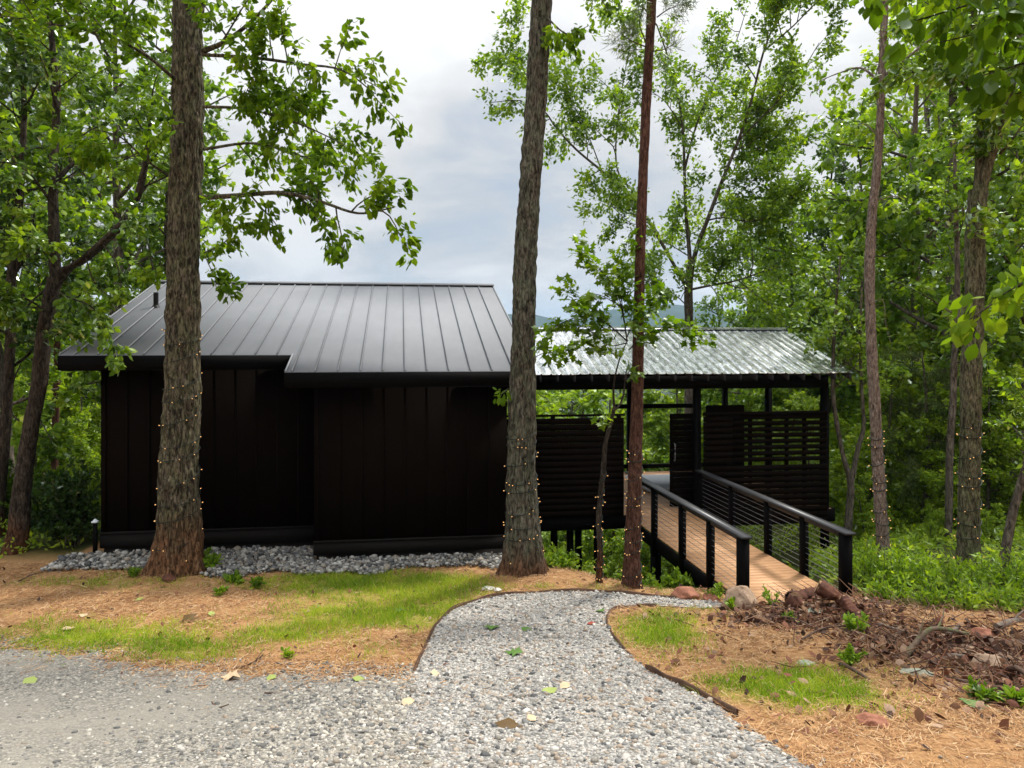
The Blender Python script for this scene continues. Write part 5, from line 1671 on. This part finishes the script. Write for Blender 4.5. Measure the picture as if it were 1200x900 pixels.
for lab, px, py, s_, mm, sh in [
    ('large curled brown leaf lying low in the middle of the gravel', 601, 853, .24, 'leaf_brown_fallen', 'D'),
    ('green lobed leaf on the middle of the gravel path', 602, 768, .19, 'leaf_green_fallen', 'O'),
    ('green leaf lying farther up the path on its left side', 576, 738, .18, 'leaf_green_fallen', 'O'),
    ('small green leaf at the centre of the path near its top', 617, 740, .13, 'leaf_green_fallen', 'D'),
    ('lime yellow leaf on the gravel between the green and brown leaves', 644, 813, .13, 'leaf_lime_fallen', 'D'),
    ('tan leaf beside the lime yellow leaf on the gravel', 662, 808, .10, 'leaf_tan_fallen', 'D'),
    ('small pale leaf just above the large brown leaf', 623, 846, .08, 'leaf_tan_fallen', 'D'),
    ('small green leaf at the inner bend of the path', 703, 718, .12, 'leaf_green_fallen', 'D'),
    ('reddish leaf on the right side of the path', 693, 733, .10, 'leaf_red', 'D'),
    ('big tan leaf at the edge of the driveway', 270, 797, .17, 'leaf_tan_fallen', 'O'),
    ('pale green leaf on the driveway at the left', 35, 801, .13, 'leaf_lime_fallen', 'D'),
    ('lime leaf right of the big tan leaf by the driveway', 318, 797, .10, 'leaf_lime_fallen', 'D'),
    ('tan leaf at the left corner where path meets driveway', 510, 792, .10, 'leaf_tan_fallen', 'D'),
    ('tan leaf lying on the driveway below the path corner', 478, 827, .12, 'leaf_tan_fallen', 'D'),
    ('tan leaf on the left grass patch', 80, 739, .12, 'leaf_tan_fallen', 'D'),
    ('pale leaf left of the grass patch centre', 98, 723, .11, 'leaf_tan_fallen', 'D'),
    ('pale leaf on the straw in front of the scarred oak', 163, 704, .12, 'leaf_lime_fallen', 'D'),
    ('dark brown curled leaf in the straw below the scarred oak', 222, 729, .22, 'leaf_brown_fallen', 'O'),
    ('pale yellow leaf right of the dark curled leaf', 248, 722, .10, 'leaf_lime_fallen', 'D'),
    ('green leaf lying in the grass left of the path', 468, 718, .18, 'leaf_green_fallen', 'O'),
    ('large dark green leaf in the lower right litter', 1141, 828, .18, 'leaf_green_fallen', 'D'),
    ('pale leaf on the gravel below the lower tan leaf', 420, 799, .10, 'leaf_lime_fallen', 'D'),
]:
    fallen(lab, px, py, s_, mm, sh)

# ------------------------------------------------------------------ sky, sun, camera
SUN = Vector((.42, .40, .82)).normalized()
elev = math.asin(SUN.z); rot = math.atan2(SUN.x, SUN.y)
w = bpy.data.worlds.new('World'); SC.world = w; w.use_nodes = True
nt = w.node_tree
for n_ in list(nt.nodes): nt.nodes.remove(n_)
out = nt.nodes.new('ShaderNodeOutputWorld'); bg = nt.nodes.new('ShaderNodeBackground'); nt.links.new(bg.outputs[0], out.inputs[0])
sky = nt.nodes.new('ShaderNodeTexSky'); sky.sky_type = 'NISHITA'; sky.sun_disc = False
sky.sun_elevation = elev; sky.sun_rotation = rot; sky.air_density = 1.0; sky.dust_density = 2.0
tc = nt.nodes.new('ShaderNodeTexCoord'); sx = nt.nodes.new('ShaderNodeSeparateXYZ'); nt.links.new(tc.outputs['Generated'], sx.inputs[0])
zc = math_n(nt, 'MAXIMUM', sx.outputs[2], 0.0)
den = math_n(nt, 'ADD', zc, .28)
cmb = nt.nodes.new('ShaderNodeCombineXYZ')
nt.links.new(math_n(nt, 'DIVIDE', sx.outputs[0], den), cmb.inputs[0]); nt.links.new(math_n(nt, 'DIVIDE', sx.outputs[1], den), cmb.inputs[1]); nt.links.new(math_n(nt, 'MULTIPLY', zc, 2.2), cmb.inputs[2])
c1 = noise_tex(nt, cmb.outputs[0], 1.25, 8, .55, .35)
mp = nt.nodes.new('ShaderNodeMapping'); mp.inputs['Location'].default_value = (3.3, 1.7, .4); nt.links.new(cmb.outputs[0], mp.inputs[0])
c2 = noise_tex(nt, mp.outputs[0], 2.6, 7, .6, .5)
cl = math_n(nt, 'ADD', math_n(nt, 'MULTIPLY', c1, .65), math_n(nt, 'MULTIPLY', c2, .35))
cc = ramp(nt, cl, [(.38, (.62, .66, .73)), (.46, (.75, .775, .81)), (.53, (.90, .90, .91)), (.60, (1.05, 1.05, 1.05))])
zen = math_n(nt, 'ADD', .55, math_n(nt, 'MULTIPLY', math_n(nt, 'POWER', zc, 3.2), 2.6))
cz = mixc(nt, 1.0, cc, (1, 1, 1), 'MULTIPLY')
vm = nt.nodes.new('ShaderNodeVectorMath'); vm.operation = 'SCALE'; nt.links.new(cc, vm.inputs[0]); nt.links.new(zen, vm.inputs['Scale'])
vs = nt.nodes.new('ShaderNodeVectorMath'); vs.operation = 'SCALE'; nt.links.new(sky.outputs[0], vs.inputs[0]); vs.inputs['Scale'].default_value = .09
cov = ramp(nt, cl, [(.30, (.55, .55, .55)), (.48, (1, 1, 1))])
fin = mixc(nt, cov, vs.outputs[0], vm.outputs[0])
nt.links.new(fin, bg.inputs[0]); bg.inputs[1].default_value = SKY_GAIN = 1.0

ld = bpy.data.lights.new('sun', 'SUN'); ld.energy = 3.4; ld.angle = R(8); ld.color = (1, .95, .87)
lo = bpy.data.objects.new('sun', ld); COL.objects.link(lo); lo.rotation_euler = SUN.to_track_quat('Z', 'Y').to_euler(); lo.location = (20, -8, 40)

HAZE = 1.0e-4
if HAZE:
    m, nt, out = mat('haze')
    pv_ = nt.nodes.new('ShaderNodeVolumePrincipled'); pv_.inputs['Color'].default_value = (.40, .68, 1, 1); pv_.inputs['Density'].default_value = HAZE
    pv_.inputs['Anisotropy'].default_value = .2
    nt.links.new(pv_.outputs[0], out.inputs['Volume'])
    g = Geo(); g.box((-4200, -300, -110), (8400, 0, 0), (0, 4400, 0), (0, 0, 330))
    hz_ = g.build('haze', m); hz_['kind'] = 'stuff'; hz_['label'] = 'thin bluish haze over the distant hills'; hz_['category'] = 'haze'

cam = bpy.data.cameras.new('camera'); co = bpy.data.objects.new('camera', cam); COL.objects.link(co)
co.location = (0, 0, 0); co.rotation_euler = (R(90), 0, 0)
cam.sensor_width = 36; cam.lens = FPX / 1200 * 36
cam.shift_x = (600 - CX) / 1200; cam.shift_y = (CY - 450) / 1200
cam.clip_start = .05; cam.clip_end = 12000
SC.camera = co
vs_ = SC.view_settings
vs_.view_transform = 'Standard'; vs_.look = 'None'; vs_.gamma = 1; vs_.exposure = 0.54; vs_.use_curve_mapping = False
cy = SC.cycles
cy.max_bounces = 8; cy.diffuse_bounces = 4; cy.glossy_bounces = 3; cy.transmission_bounces = 4; cy.transparent_max_bounces = 4; cy.volume_bounces = 1
cy.use_denoising = True; cy.use_adaptive_sampling = True; cy.adaptive_threshold = .015
cy.caustics_reflective = False; cy.caustics_refractive = False
